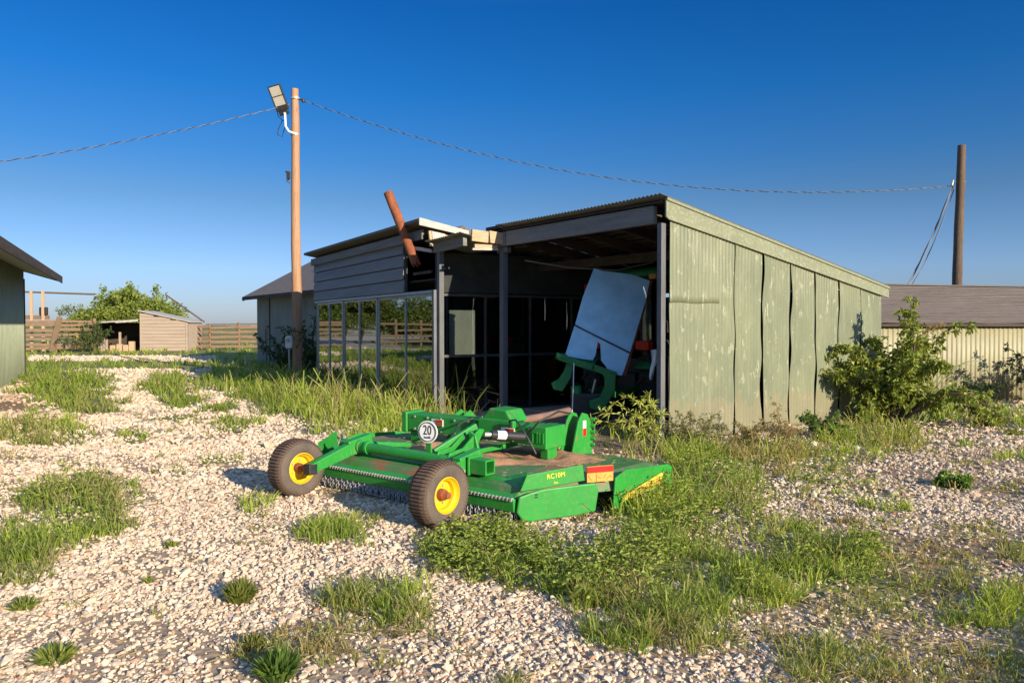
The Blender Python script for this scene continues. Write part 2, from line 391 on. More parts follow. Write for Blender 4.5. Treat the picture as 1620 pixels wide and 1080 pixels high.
# ------------------------------------------------------------------ where grass grows
# (px, py, rx, ry of the patch on the ground as read off the photograph, density, height, colour)  colour: 0 lush, 1 yellow-green, 2 dry, 3 dull
PATCH = [
 (110, 805, 95, 50, 1.0, .17, 0), (150, 770, 60, 25, .9, .14, 0), (40, 862, 75, 38, 1.0, .15, 0), (25, 905, 65, 22, .8, .10, 3), (20, 780, 60, 25, .5, .1, 3),
 (60, 683, 85, 26, 1.0, .20, 0), (20, 720, 60, 10, .5, .08, 2), (105, 615, 85, 36, 1.0, .24, 0), (70, 590, 70, 22, 1.0, .26, 0), (150, 640, 60, 14, .9, .24, 3),
 (262, 612, 42, 22, 1.0, .26, 0), (285, 636, 42, 14, 1.0, .2, 0), (240, 655, 28, 5, .6, .08, 3), (290, 662, 60, 9, .8, .10, 3), (355, 645, 32, 10, .9, .13, 0),
 (372, 672, 44, 15, 1.0, .16, 0), (210, 690, 34, 11, .95, .12, 0), (268, 682, 16, 5, .7, .08, 3), (345, 728, 40, 9, .8, .11, 0), (115, 738, 24, 8, .6, .08, 1), (200, 765, 40, 8, .45, .06, 2),
 (370, 598, 100, 20, 1.0, .28, 0), (440, 616, 95, 26, 1.0, .32, 0), (455, 648, 50, 18, .9, .25, 0), (480, 596, 60, 20, 1.0, .45, 0),
 (520, 650, 80, 32, 1.0, .38, 1), (590, 660, 90, 30, 1.0, .42, 1), (500, 672, 50, 18, 1.0, .27, 1), (660, 660, 70, 24, 1.0, .40, 1), (600, 690, 80, 22, 1.0, .33, 1), (730, 660, 60, 14, .55, .38, 0), (650, 700, 70, 20, 1.0, .35, 1),
 (410, 800, 34, 20, .7, .14, 1), (432, 832, 40, 20, .35, .1, 3), (525, 848, 55, 24, .95, .16, 0), (580, 825, 30, 14, .7, .1, 3),
 (572, 955, 58, 22, .85, .14, 3), (650, 962, 55, 26, .95, .15, 0), (560, 915, 34, 10, .6, .10, 1), (690, 905, 40, 20, .55, .10, 3),
 (700, 872, 55, 26, .8, .10, 1), (760, 865, 70, 30, .9, .11, 0), (745, 890, 60, 30, .9, .12, 0), (840, 862, 90, 24, .85, .10, 0), (800, 905, 100, 36, .8, .12, 0),
 (930, 890, 120, 46, .9, .14, 0), (960, 935, 120, 56, .9, .15, 0), (1050, 880, 120, 66, .95, .17, 0), (1080, 960, 100, 55, .9, .16, 0), (1000, 1000, 90, 28, .8, .13, 0), (1130, 1000, 50, 22, .8, .13, 3),
 (1010, 815, 52, 26, .95, .20, 0), (1070, 800, 70, 36, 1.0, .26, 0), (1120, 770, 90, 40, .95, .24, 0), (1150, 820, 90, 50, .9, .17, 0), (1110, 735, 60, 28, 1.0, .26, 0), (1080, 714, 40, 20, 1.0, .28, 0),
 (1200, 740, 90, 24, .8, .15, 2), (1170, 722, 90, 12, .9, .20, 2), (1260, 718, 70, 12, .9, .18, 2), (1300, 735, 60, 22, .8, .14, 3), (1350, 715, 70, 20, .95, .17, 0), (1420, 702, 70, 22, 1.0, .20, 0), (1390, 680, 60, 16, 1.0, .24, 0), (1330, 695, 40, 13, 1.0, .22, 0),
 (1250, 770, 80, 22, .7, .14, 3), (1340, 770, 60, 16, .6, .12, 1), (1395, 795, 55, 20, .8, .12, 1), (1300, 800, 50, 14, .5, .09, 2),
 (1240, 850, 70, 30, .9, .17, 0), (1330, 880, 90, 44, 1.0, .18, 0), (1270, 920, 80, 40, .9, .16, 0), (1400, 930, 70, 36, .85, .14, 0), (1200, 930, 60, 40, .9, .16, 0), (1350, 960, 60, 24, .7, .12, 3), (1300, 1035, 80, 45, .6, .11, 3), (1250, 1000, 40, 30, .4, .09, 2),
 (1510, 766, 40, 14, 1.0, .16, 0), (1480, 930, 60, 26, .6, .12, 3), (1530, 900, 50, 16, .5, .1, 3), (1590, 955, 50, 36, .85, .15, 0), (1600, 880, 40, 16, .7, .12, 0), (1530, 985, 70, 24, .6, .11, 0), (1590, 1030, 60, 30, .6, .10, 3), (1450, 1040, 60, 30, .4, .1, 2),
 (1530, 700, 40, 10, .8, .18, 0), (1600, 724, 40, 10, .8, .16, 1), (1480, 690, 50, 10, .6, .14, 0), (1560, 662, 110, 14, 1.0, .26, 0), (1660, 665, 80, 16, 1.0, .26, 0), (1470, 655, 60, 16, 1.0, .34, 0), (1590, 790, 50, 10, .4, .08, 2),
 (870, 700, 140, 22, .5, .22, 3), (1000, 690, 60, 14, .6, .3, 0), (770, 834, 44, 8, .5, .10, 1), (940, 832, 40, 12, .6, .10, 2),
]
PA = np.array(PATCH, float)
def cover(x, y):
    """grass density, height and colour class at ground points"""
    x, y = np.asarray(x, float), np.asarray(y, float)
    px, py = proj(x, y, 0.0)
    jx = (fbm(x * 1.7, y * 1.7, 3) - .5); jy = (fbm(x * 1.7 + 90, y * 1.7 + 30, 3) - .5)
    best = np.zeros(x.shape); hh = np.full(x.shape, .1); kk = np.zeros(x.shape)
    n2 = fbm(x * 4.5 + 7, y * 4.5, 3) - .5
    infr = (y > 1.0)
    for cx, cy, rx, ry, de, h, k in PATCH:
        ex = (px - cx) / rx + jx * .9; ey = (py - cy) / ry + jy * .9
        d = np.sqrt(ex * ex + ey * ey) + n2 * .7
        f = np.clip((1.22 - d) / .62, 0, 1) * de * infr
        up = f > best
        best = np.where(up, f, best); hh = np.where(up, h, hh); kk = np.where(up, k, kk)
    # open ground far off and outside the picture
    far = fbm(x * .16 + 3, y * .16 + 9, 4)
    g = np.clip((far - .42) / .12, 0, 1)
    strip = ((py > 562.5) & (py < 571.5) & (px > 45) & (px < 345)) | ((py > 583) & (py < 592) & (px > 120) & (px < 335) & (jx > -.09))
    fg = np.where(py < 583, 1.0, 0)
    fg = np.where(strip, 0.0, fg)
    outside = (px < -60) | (px > 1690) | (y < 2.6)
    v = np.where(outside, g * .9, fg)
    v = np.where((py < 583) & ~outside, fg, v)
    wl_ = np.clip((fbm(x * 1.1 + 20, y * 1.1 + 61, 4) - .47) / .12, 0, 1) * np.clip((px - 1090) / 160, 0, 1) * .40 * (py > 690) * ~outside
    wl_ = np.maximum(wl_, np.clip((fbm(x * 1.6 + 5, y * 1.6 + 77, 4) - .655) / .06, 0, 1) * .45 * (py > 600) * ~outside)
    uw = wl_ > best
    best = np.where(uw, wl_, best); hh = np.where(uw, .10, hh); kk = np.where(uw, np.where(n2 > .04, 2, 3), kk)
    up = v > best
    best = np.where(strip & ~outside, best * .15, np.where(up, v, best))
    hh = np.where(up, np.where(y > 60, .3, .22), hh); kk = np.where(up, np.where(far > .55, 1, 0), kk)
    return best, hh, kk

# ------------------------------------------------------------------ ground sheet
def ground_mat():
    m, nt, b = newmat('gravel_and_soil')
    tc = nt.nodes.new('ShaderNodeTexCoord').outputs['Object']
    a = nt.nodes.new('ShaderNodeVertexColor'); a.layer_name = 'Col'
    sep = nt.nodes.new('ShaderNodeSeparateColor'); nt.links.new(a.outputs[0], sep.inputs[0])
    vo = nt.nodes.new('ShaderNodeTexVoronoi'); vo.inputs['Scale'].default_value = 24; vo.inputs['Randomness'].default_value = 1
    nt.links.new(tc, vo.inputs['Vector'])
    sc = nt.nodes.new('ShaderNodeSeparateColor'); nt.links.new(vo.outputs['Color'], sc.inputs[0])
    stone = ramp(nt, sc.outputs[0], [(0.0, (0.56, 0.44, 0.32)), (0.35, (0.68, 0.56, 0.43)), (0.7, (0.72, 0.62, 0.48)), (1.0, (0.62, 0.48, 0.36))]).outputs[0]
    gap_shade = ramp(nt, vo.outputs['Distance'], [(0.45, 0.0), (0.75, 0.5)]).outputs[0]  # shade between the stones, painted as dark gaps
    stone = mixc(nt, gap_shade, stone, (0.16, 0.11, 0.075))
    n1 = noise(nt, tc, 0.9, 5)
    dust = mixc(nt, ramp(nt, n1, [(0.42, 0.0), (0.68, 0.6)]).outputs[0], stone, (0.62, 0.48, 0.34))
    soil = mixc(nt, noise(nt, tc, 6, 4), (0.20, 0.125, 0.075), (0.33, 0.22, 0.14))
    n2 = noise(nt, tc, 14, 4)
    dmask = nt.nodes.new('ShaderNodeMath'); dmask.operation = 'MULTIPLY_ADD'; nt.links.new(n2, dmask.inputs[0]); dmask.inputs[1].default_value = 0.9
    nt.links.new(sep.outputs[1], dmask.inputs[2])
    c = dust
    c = mixc(nt, sep.outputs[2], c, mixc(nt, n2, (0.25, 0.175, 0.11), (0.42, 0.31, 0.21)))
    turf = mixc(nt, noise(nt, tc, 3, 6, 0.7), (0.12, 0.15, 0.035), (0.26, 0.23, 0.09))
    gm_ = nt.nodes.new('ShaderNodeMath'); gm_.operation = 'MULTIPLY_ADD'; nt.links.new(n2, gm_.inputs[0]); gm_.inputs[1].default_value = 0.5
    nt.links.new(sep.outputs[0], gm_.inputs[2])
    c = mixc(nt, ramp(nt, dmask.outputs[0], [(0.72, 0.0), (1.05, 1.0)]).outputs[0], c, soil)
    c = mixc(nt, ramp(nt, gm_.outputs[0], [(0.62, 0.0), (1.0, 1.0)]).outputs[0], c, turf)
    nt.links.new(c, b.inputs['Base Color'])
    b.inputs['Roughness'].default_value = 0.95; b.inputs['Specular IOR Level'].default_value = 0.2
    bp = nt.nodes.new('ShaderNodeBump'); bp.inputs['Strength'].default_value = 0.35; bp.inputs['Distance'].default_value = 0.02; bp.invert = True
    nt.links.new(vo.outputs['Distance'], bp.inputs['Height']); nt.links.new(bp.outputs[0], b.inputs['Normal'])
    return m
def dirt_amount(x, y):
    px, py = proj(x, y, 0.0)
    d = np.clip((px - 1080) / 260, 0, 1) * .26 * (y > 1) + (fbm(x * .8 + 55, y * .8, 3) - .5) * .8
    d += np.exp(-(((px - 10) / 60) ** 2 + ((py - 640) / 18) ** 2)) * .9
    d += np.exp(-(((px - 1460) / 110) ** 2 + ((py - 900) / 50) ** 2)) * .5
    d += np.exp(-(((px - 1090) / 60) ** 2 + ((py - 770) / 20) ** 2)) * .5
    d += np.exp(-(((px - 980) / 200) ** 2 + ((py - 690) / 40) ** 2)) * .9
    return np.clip(d, 0, 1)
def make_ground():
    fr = np.linspace(-50, 50, 520); bk = np.linspace(50, 310, 60)[1:-1]
    ang = np.radians(np.concatenate([fr, bk])); na = len(ang)
    rad = np.concatenate([[0.3, 1.0, 1.8], np.geomspace(2.4, 60, 250), np.geomspace(66, 4000, 36)]); nr = len(rad)
    A, RR = np.meshgrid(ang, rad)
    x = (RR * np.sin(A)).ravel(); y = (RR * np.cos(A)).ravel()
    z = gz(x, y)
    d, _, _ = cover(x, y)
    v = np.stack([x, y, z], 1)
    v = np.vstack([v, [[0, 0, 0]]])
    c = np.zeros((len(v), 3)); c[:-1, 0] = d; c[:-1, 1] = dirt_amount(x, y); c[:-1, 2] = np.clip((15 - y) / 4, 0, 1) * (y > 0)
    i = np.arange(nr - 1)[:, None] * na; k = np.arange(na)[None, :]; k2 = (k + 1) % na
    q = np.stack([i + k, i + k2, i + na + k2, i + na + k], -1).reshape(-1, 4)[:, ::-1]
    cen = len(v) - 1
    t = np.stack([np.full(na, cen), (np.arange(na) + 1) % na, np.arange(na)], 1)
    loops = np.concatenate([q.ravel(), t.ravel()]); sizes = np.concatenate([np.full(len(q), 4), np.full(len(t), 3)])
    o = fast_mesh('ground', v, loops, sizes, ground_mat(), c, True)
    return tag(o, kind='structure')
make_ground()

# ------------------------------------------------------------------ corrugated sheets
def corr(fn, ulen, vlen, wave, amp, per=8, nv=6, trap=False):
    """fn(u, v, w) -> point, u along the waves, v along the ridges, w the wave height"""
    nu = max(int(ulen / wave * per), 4)
    def p(a, b):
        u = a * ulen; ph = (u / wave) % 1.0
        if trap: w = amp * (0 if ph < .55 else (ph - .55) / .1 if ph < .65 else 1 if ph < .9 else (1 - ph) / .1)
        else: w = amp * math.sin(2 * math.pi * ph)
        return fn(u, b * vlen, w)
    return p, nu, nv

# ================================================================== the open shed
CC = Vector((2.10, 10.25, 0)); ROT = math.atan2(.587, .809)
AX, BX = Vector((.809, .587, 0)), Vector((-.587, .81, 0))
def sl(x, y, z=0): return CC + AX * x + BX * y + Vector((0, 0, z))
shed = thing('open_shed', 'open-fronted pale green corrugated iron shed sheltering the tractor', 'shed', CC, ROT)
D, W = 5.70, 4.95
def rz(x): return 3.36 - (x / D) * 1.0                     # roof line falling to the back
# side wall: seven painted sheets with ragged slits between them
edges = [.065, 1.45, 2.14, 2.86, 3.56, 4.27, 4.95, 5.66]
def slit(i, z):
    t = 1 - z / 3.0
    return .03 * math.sin(z * 1.7 + i * 2.1) * t + .012 * math.sin(z * 5.3 + i)
def gapw(i, z):
    t = max(1 - z / 3.0, 0)
    g = [.004 + .06 * max(t - .42, 0) ** 1.2, .018 + .05 * t ** 2, .014 + .014 * math.sin(t * 3.1) ** 2 + .016 * t, .008 + .035 * t, .012 + .02 * t, .012 + .02 * t * t][i]
    return 1.45 * g * (1 + .35 * math.sin(z * 7 + i * 3))
for i in range(7):
    zb, x0, x1 = .03, edges[i], edges[i + 1]
    def fn(a, b, i=i, x0=x0, x1=x1):
        zt = rz(x0 + (x1 - x0) * a) - .10
        z = zb + (zt - zb) * b
        l = x0 + (0 if i == 0 else slit(i - 1, z) + gapw(i - 1, z) / 2)
        r = x1 + (0 if i == 6 else slit(i, z) - gapw(i, z) / 2)
        x = l + (r - l) * a
        upper = 1 / (1 + math.exp(-(z - 2.05 + .1 * math.sin(x * 3)) * 5))
        amp = .0019 + .0058 * upper * (.6 + .4 * math.sin(x * 2.1)) + .003 * max(0, .9 - z)
        w = amp * math.sin(2 * math.pi * x / .076)
        dent = .017 * math.sin(x * 2.3 + z * 1.1) * math.sin(z * 1.9 + i) + .005 * math.sin(z * 9 + x * 5)
        edge = .02 * (a ** 14) * max(1 - z / 3, 0) + (.015 * (1 - a) ** 14 if i else 0)
        return (x, -.026 - w - dent * .6 - edge, z)
    nu = int((x1 - x0) / .076 * 8)
    MB().grid(fn, nu, 46).build('wall_sheet', M['sage'], shed, smooth=60, solid=.004)
lap = MB()
lap.grid(lambda a, b: (.062 + 1.05 * a, -.032 - .0035 * math.sin(2 * math.pi * (.062 + 1.05 * a) / .076) - .006 * (1 - b) ** 6, 1.96 + .008 * math.sin(a * 9) * (1 - b) + b * 1.28 - a * .0 - b * a * .18), 112, 12)
lap.build('upper_wall_sheet', M['sage'], shed, smooth=60, solid=.004)
# rake board over the side wall, with its folded lip
fb = MB()
fb.prism([(-.06, -.075, rz(-.06) + .0), (D + .15, -.075, rz(D + .15)), (D + .15, -.075, rz(D + .15) - .19), (-.0, -.075, rz(0) - .275), (-.06, -.075, rz(0) - .24)], (0, .03, 0))
fb.prism([(-.06, -.095, rz(-.06) + .014), (D + .15, -.095, rz(D + .15) + .014), (D + .15, -.095, rz(D + .15) - .03), (-.06, -.095, rz(-.06) - .03)], (0, .018, 0))
fb.build('rake_board', M['sage_trim'], shed, bevel=.004)
# posts
pm = MB().box(-.04, .05, .03, .115, 0, 3.05); pm.build('post', M['post'], shed, bevel=.008)
for x, y, zt, w in ((0, 3.83, 2.93, .11), (-.70, 4.86, 3.02, .10)):
    p = MB().box(x - w / 2, x + w / 2, y - w / 2, y + w / 2, 0, zt); p.box(x - .05, x + .05, y - .16, y + .14, zt, zt + .10)
    p.build('post', M['post'], shed, bevel=.006)
for x in (1.9, 3.8, 5.55): MB().box(x - .05, x + .05, .03, .13, 0, rz(x) - .2).build('stud', M['darkwood'], shed)
for y in (0.05, 2.4, 4.7): MB().box(D - .1, D, y, y + .1, 0, rz(D) - .15).build('post', M['darkwood'], shed)
# front beams
MB().box(-.06, .02, .17, 3.68, 3.05, 3.30).build('front_beam', M['greywood'], shed, bevel=.006)
MB().bar((-.02, 3.70, 3.175), (-.03, 4.0, 3.15), .09, .25).build('beam_end', M['greywood'], shed, bevel=.006)
MB().bar((-.77, 3.9, 3.13), (-.73, 5.0, 3.09), .08, .22).build('front_beam', M['greywood'], shed, bevel=.006)
# sawn, sunlit boards where the roof steps forward
b1 = MB().bar((-.70, 3.80, 3.20), (-.36, 3.80, 3.185), .045, .20, (0, 0, 1)); b1.build('broken_board', M['raw_wood'], shed, bevel=.004)
b2 = MB().prism([(-.35, 3.76, 3.30), (.06, 3.76, 3.27), (-.03, 3.76, 3.07), (-.33, 3.76, 3.09)], (0, .05, 0)); b2.build('broken_board', M['raw_wood'], shed, bevel=.004)
b3 = MB().bar((-.62, 3.84, 3.02), (-.14, 3.84, 3.03), .05, .07); b3.build('broken_board', M['raw_wood'], shed, bevel=.004)
MB().bar((-.66, 3.84, 2.965), (-.15, 3.80, 2.985), .04, .035).build('broken_board', M['white_trim'], shed)
MB().box(-.10, .12, 3.88, 4.25, 3.36, 3.42).build('loose_block', M['darkwood'], shed)
# roof: corrugated sheets, ridges running back
def roofsheet(x0, x1, y0, y1, dz, sag=0.0, tilt=0.0):
    def f(u, v, w):
        x = x0 + v; y = y0 + u
        return (x, y, rz(x) + .035 + w + dz - sag * math.sin((y - y0) / (y1 - y0) * 3.1) + tilt * (y - y0))
    p, nu, nv = corr(f, y1 - y0, x1 - x0, .076, .010, 6, 8)
    return MB().grid(p, nu, nv).build('roof_sheet', M['galv'], shed, smooth=60, solid=.004)
roofsheet(-.16, D + .2, -.06, 3.86, 0, .012)
roofsheet(-.95, .05, 3.78, 5.0, -.33, .012, -.035)
roofsheet(.0, D + .2, 3.84, 5.0, -.02, .012)
# underside: boards and rafters
u = MB()
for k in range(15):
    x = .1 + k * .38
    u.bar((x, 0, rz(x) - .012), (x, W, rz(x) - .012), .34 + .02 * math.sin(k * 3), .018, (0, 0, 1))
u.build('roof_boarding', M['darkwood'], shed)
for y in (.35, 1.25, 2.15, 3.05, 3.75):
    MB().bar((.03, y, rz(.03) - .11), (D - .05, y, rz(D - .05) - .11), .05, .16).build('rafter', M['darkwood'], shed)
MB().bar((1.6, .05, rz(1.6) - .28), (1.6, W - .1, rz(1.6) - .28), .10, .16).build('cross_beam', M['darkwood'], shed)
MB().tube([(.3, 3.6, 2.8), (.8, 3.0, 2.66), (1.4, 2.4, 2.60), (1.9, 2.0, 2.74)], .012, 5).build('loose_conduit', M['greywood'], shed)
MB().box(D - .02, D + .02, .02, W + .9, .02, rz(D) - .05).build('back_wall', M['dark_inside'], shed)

# ================================================================== the glazed office
OX, OY0, OY1, OZ = -.75, 4.98, 12.72, 3.58
OROT = ROT - R(5.2)
_k = sl(OX, OY0); _r = Matrix.Rotation(OROT, 3, 'Z') @ Vector((OX, OY0, 0))
office = thing('glazed_office', 'grey lean-to office with sliding glass doors under lap siding', 'building', _k - _r, OROT)
def wy_at(px):
    u_ = px - CX; b_ = Matrix.Rotation(OROT, 3, 'Z') @ Vector((0, 1, 0))
    return OY0 + (F * _k.x - u_ * _k.y) / (u_ * b_.y - F * b_.x)
win_y = [4.98] + [wy_at(p_) for p_ in (640, 596, 567, 542, 520, 501)]
for k in range(len(win_y) - 1):
    y0, y1 = win_y[k], win_y[k + 1]
    w = MB(); off = .025 * (k % 2)
    x = OX + off
    w.box(x, x + .05, y0 + .004, y0 + .055, .06, 2.24); w.box(x, x + .05, y1 - .045, y1 - .004, .06, 2.24)
    w.box(x, x + .05, y0 + .055, y1 - .045, 2.19, 2.24); w.box(x, x + .05, y0 + .055, y1 - .045, .06, .13)
    f = w.build('window_frame', M['alu'], office, bevel=.004)
    tl = .012 * math.sin(k * 2.7)
    MB().prism([(x + .022 + tl * .4, y0 + .05, .12), (x + .022 - tl * .4, y1 - .04, .12), (x + .022 - tl * .4, y1 - .04, 2.2), (x + .022 + tl * .4, y0 + .05, 2.2)], (.006, 0, 0)).build('window_pane', M['glass'], f)
MB().box(OX - .06, OX + .02, 4.90, 4.985, 0, 2.30).build('corner_post', M['post'], office, bevel=.006)
MB().box(OX - .03, OX + .07, win_y[0], OY1, 2.245, 2.30).build('head_trim', M['alu'], office, bevel=.004)
# lap siding boards
for k in range(4):
    z0 = 2.31 + k * .255
    y0 = win_y[1] - .04 + .03 * (k % 2)
    MB().prism([(OX - .01, y0, z0), (OX - .045, y0, z0 + .004), (OX - .02, y0, z0 + .242), (OX - .005, y0, z0 + .242)], (0, OY1 + .06 - y0, 0)).build('siding_board', M['siding'], office, bevel=.003)
MB().box(OX, OX + .03, win_y[1] - .1, OY1, 2.30, 3.42).build('sheathing', M['dark_inside'], office)
MB().box(OX - .10, OX - .05, 5.35, OY1 + .1, 3.27, 3.45).build('fascia_board', M['greywood'], office, bevel=.005)
MB().box(OX - .04, OX + .01, 5.1, 5.9, 2.62, 2.67).build('nailing_rail', M['darkwood'], office)
MB().bar((OX - .12, 5.95, 3.17), (OX - .05, 5.02, 3.02), .035, .06).build('loose_batten', M['white_trim'], office)
# roof slab, felt covered, falling to the back
def oz(x): return OZ - (x - OX) * .17
rf = MB().prism([(OX - .26, 5.15, oz(OX - .26) - .06), (4.9, 5.15, oz(4.9) - .06), (4.9, 5.15, oz(4.9)), (OX - .26, 5.15, oz(OX - .26))], (0, OY1 + .22 - 5.15, 0))
rf.build('roof', M['barnroof'], office, bevel=.006)
MB().prism([(OX - .25, 5.11, oz(OX - .25) - .125), (OX + .78, 5.11, oz(OX + .78) - .10), (OX + .78, 5.11, oz(OX + .78) + .01), (OX - .25, 5.11, oz(OX - .25) + .015)], (0, .035, 0)).build('rake_trim', M['white_trim'], office, bevel=.004)
MB().prism([(OX + .06, 5.16, 3.14), (OX + .34, 5.16, 3.20), (OX + .30, 5.16, 3.37), (OX + .02, 5.16, 3.41)], (0, .03, 0)).build('torn_plasterboard', M['white_trim'], office)
MB().prism([(OX + .36, 5.17, 3.17), (OX + .80, 5.17, 3.22), (OX + .76, 5.17, 3.30), (OX + .30, 5.17, 3.36)], (0, .03, 0)).build('torn_plywood', M['raw_wood'], office)
MB().bar((OX - .02, 5.17, 3.41), (OX + .02, 5.17, 3.12), .05, .05).build('splintered_stud', M['raw_wood'], office)
# inside shell
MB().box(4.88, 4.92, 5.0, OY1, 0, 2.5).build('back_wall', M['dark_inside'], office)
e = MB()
e.box(OX + .02, 3.3, OY1 - .03, OY1 + .02, 0, 3.35); e.box(4.2, 4.9, OY1 - .03, OY1 + .02, 0, 2.5); e.box(3.3, 4.2, OY1 - .03, OY1 + .02, 0, .72); e.box(3.3, 4.2, OY1 - .03, OY1 + .02, 2.1, 2.6)  # opening in this wall is added to give a bright strip through the glass
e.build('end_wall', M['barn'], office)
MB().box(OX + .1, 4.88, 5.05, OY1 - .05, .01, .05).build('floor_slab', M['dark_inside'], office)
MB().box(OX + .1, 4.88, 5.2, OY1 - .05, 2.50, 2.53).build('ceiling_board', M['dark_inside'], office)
# inner glass partition towards the shed bay
for k in range(4):
    x0, x1 = OX + .03 + k * 1.02, OX + .03 + (k + 1) * 1.02
    w = MB()
    w.box(x0, x0 + .05, 4.985, 5.03, .03, 2.24); w.box(x0 + .05, x1, 4.985, 5.03, 2.19, 2.24); w.box(x0 + .05, x1, 4.988, 5.027, 1.04, 1.09)
    f = w.build('partition_frame', M['dark_frame'], office, bevel=.004)
    MB().box(x0 + .05, x1, 5.0, 5.006, .1, 2.19).build('partition_pane', M['glass_clear'], f)
MB().box(OX + 4.1, 4.88, 5.0, 5.05, 0, 2.5).build('partition_wall', M['dark_inside'], office)
MB().box(OX + .03, 4.88, 4.99, 5.03, 2.26, 3.0).build('partition_wall', M['dark_inside'], office)
# crate seen through the partition
cr = thing('slatted_crate', 'pale slatted crate standing behind the inner glass partition', 'crate', sl(2.4, 7.2), ROT)
for k in range(7): MB().box(k * .09, k * .09 + .055, 0, .02, .95, 1.22).build('slat', M['white'], cr)
MB().box(-.02, .62, .022, .5, .9, .95).build('shelf', M['greywood'], cr)
for k in (0, .56): MB().box(k, k + .05, .03, .08, .05, .9).build('leg', M['greywood'], cr)

# rusty stove pipe leaning out of the broken corner
p0, p1 = at(657, 414, 14.3), at(614, 305, 14.6)
pv = (p1 - p0)
sp = thing('stove_pipe', 'rusty stove pipe jutting tilted from the broken office corner', 'pipe', p0)
def pipe():
    d = pv.normalized(); s_ = d.cross(Vector((0, 1, 0))).normalized(); t_ = d.cross(s_)
    m = MB(); n = 20
    def ring(l, r, jag=0):
        return [d * (l + (jag * math.sin(k * 2.4) if jag else 0)) + (s_ * math.cos(2 * math.pi * k / n) + t_ * math.sin(2 * math.pi * k / n)) * r for k in range(n)]
    L = pv.length
    rings = [ring(-.06, .085, .05), ring(.05, .088), ring(L * .55, .088), ring(L * .55 + .003, .092), ring(L * .57, .092), ring(L, .09), ring(L, .082), ring(.02, .078, .05)]
    vs = [v for r_ in rings for v in r_]; fs = []
    for i in range(len(rings) - 1):
        for k in range(n): fs.append((i * n + k, i * n + (k + 1) % n, (i + 1) * n + (k + 1) % n, (i + 1) * n + k))
    m.add(vs, fs); m.build('flue', M['rust'], sp, smooth=40)
    MB().bar(d * .30 + Vector((.02, .05, 0)), d * .30 + Vector((.55, .45, -.05)), .02, .035).build('stay_strap', M['white_trim'], sp)
pipe()

# ================================================================== tractor in the bay
TX, TY = 2.35, 2.62
tr = thing('tractor', 'green cab tractor parked inside the open shed', 'tractor', sl(TX, TY), ROT)
m = MB()
for (z, g) in ((2.50, 0.0), (2.58, .04), (2.66, -.06)): pass
roofp = [(-.55, -.72), (-.45, -.80), (1.1, -.78), (1.25, -.6), (1.25, .6), (1.1, .78), (-.45, .80), (-.55, .72)]
vs = []; n = len(roofp)
for z, sc_ in ((2.50, .97), (2.54, 1.0), (2.61, .98), (2.66, .88)): vs += [(x * sc_ + .35 * (1 - sc_), y * sc_, z) for x, y in roofp]
fs = [tuple(range(n - 1, -1, -1)), tuple(3 * n + k for k in range(n))]
for i in range(3):
    for k in range(n): fs.append((i * n + k, i * n + (k + 1) % n, (i + 1) * n + (k + 1) % n, (i + 1) * n + k))
MB().add(vs, fs).build('cab_roof', M['green_shed'], tr, smooth=50)
for sx, sy in ((-.40, -.68), (-.40, .68), (1.0, -.62), (1.0, .62)): MB().bar((sx, sy, 1.0), (sx + .03, sy * .97, 2.5), .07, .07).build('cab_pillar', M['black'], tr)
MB().box(-.41, -.40, -.63, .63, 1.35, 2.45).build('rear_window', M['glass_clear'], tr)
MB().box(-.38, 1.0, -.55, .55, .75, 1.05).build('cab_floor', M['black'], tr, bevel=.02)
MB().box(.1, .55, -.25, .25, 1.05, 1.75).build('driver_seat', M['black'], tr, bevel=.06)
MB().box(1.05, 2.75, -.38, .38, .75, 1.55).build('bonnet', M['green_shed'], tr, bevel=.08)
MB().box(-.5, 2.5, -.22, .22, .45, .80).build('chassis', M['black'], tr, bevel=.03)
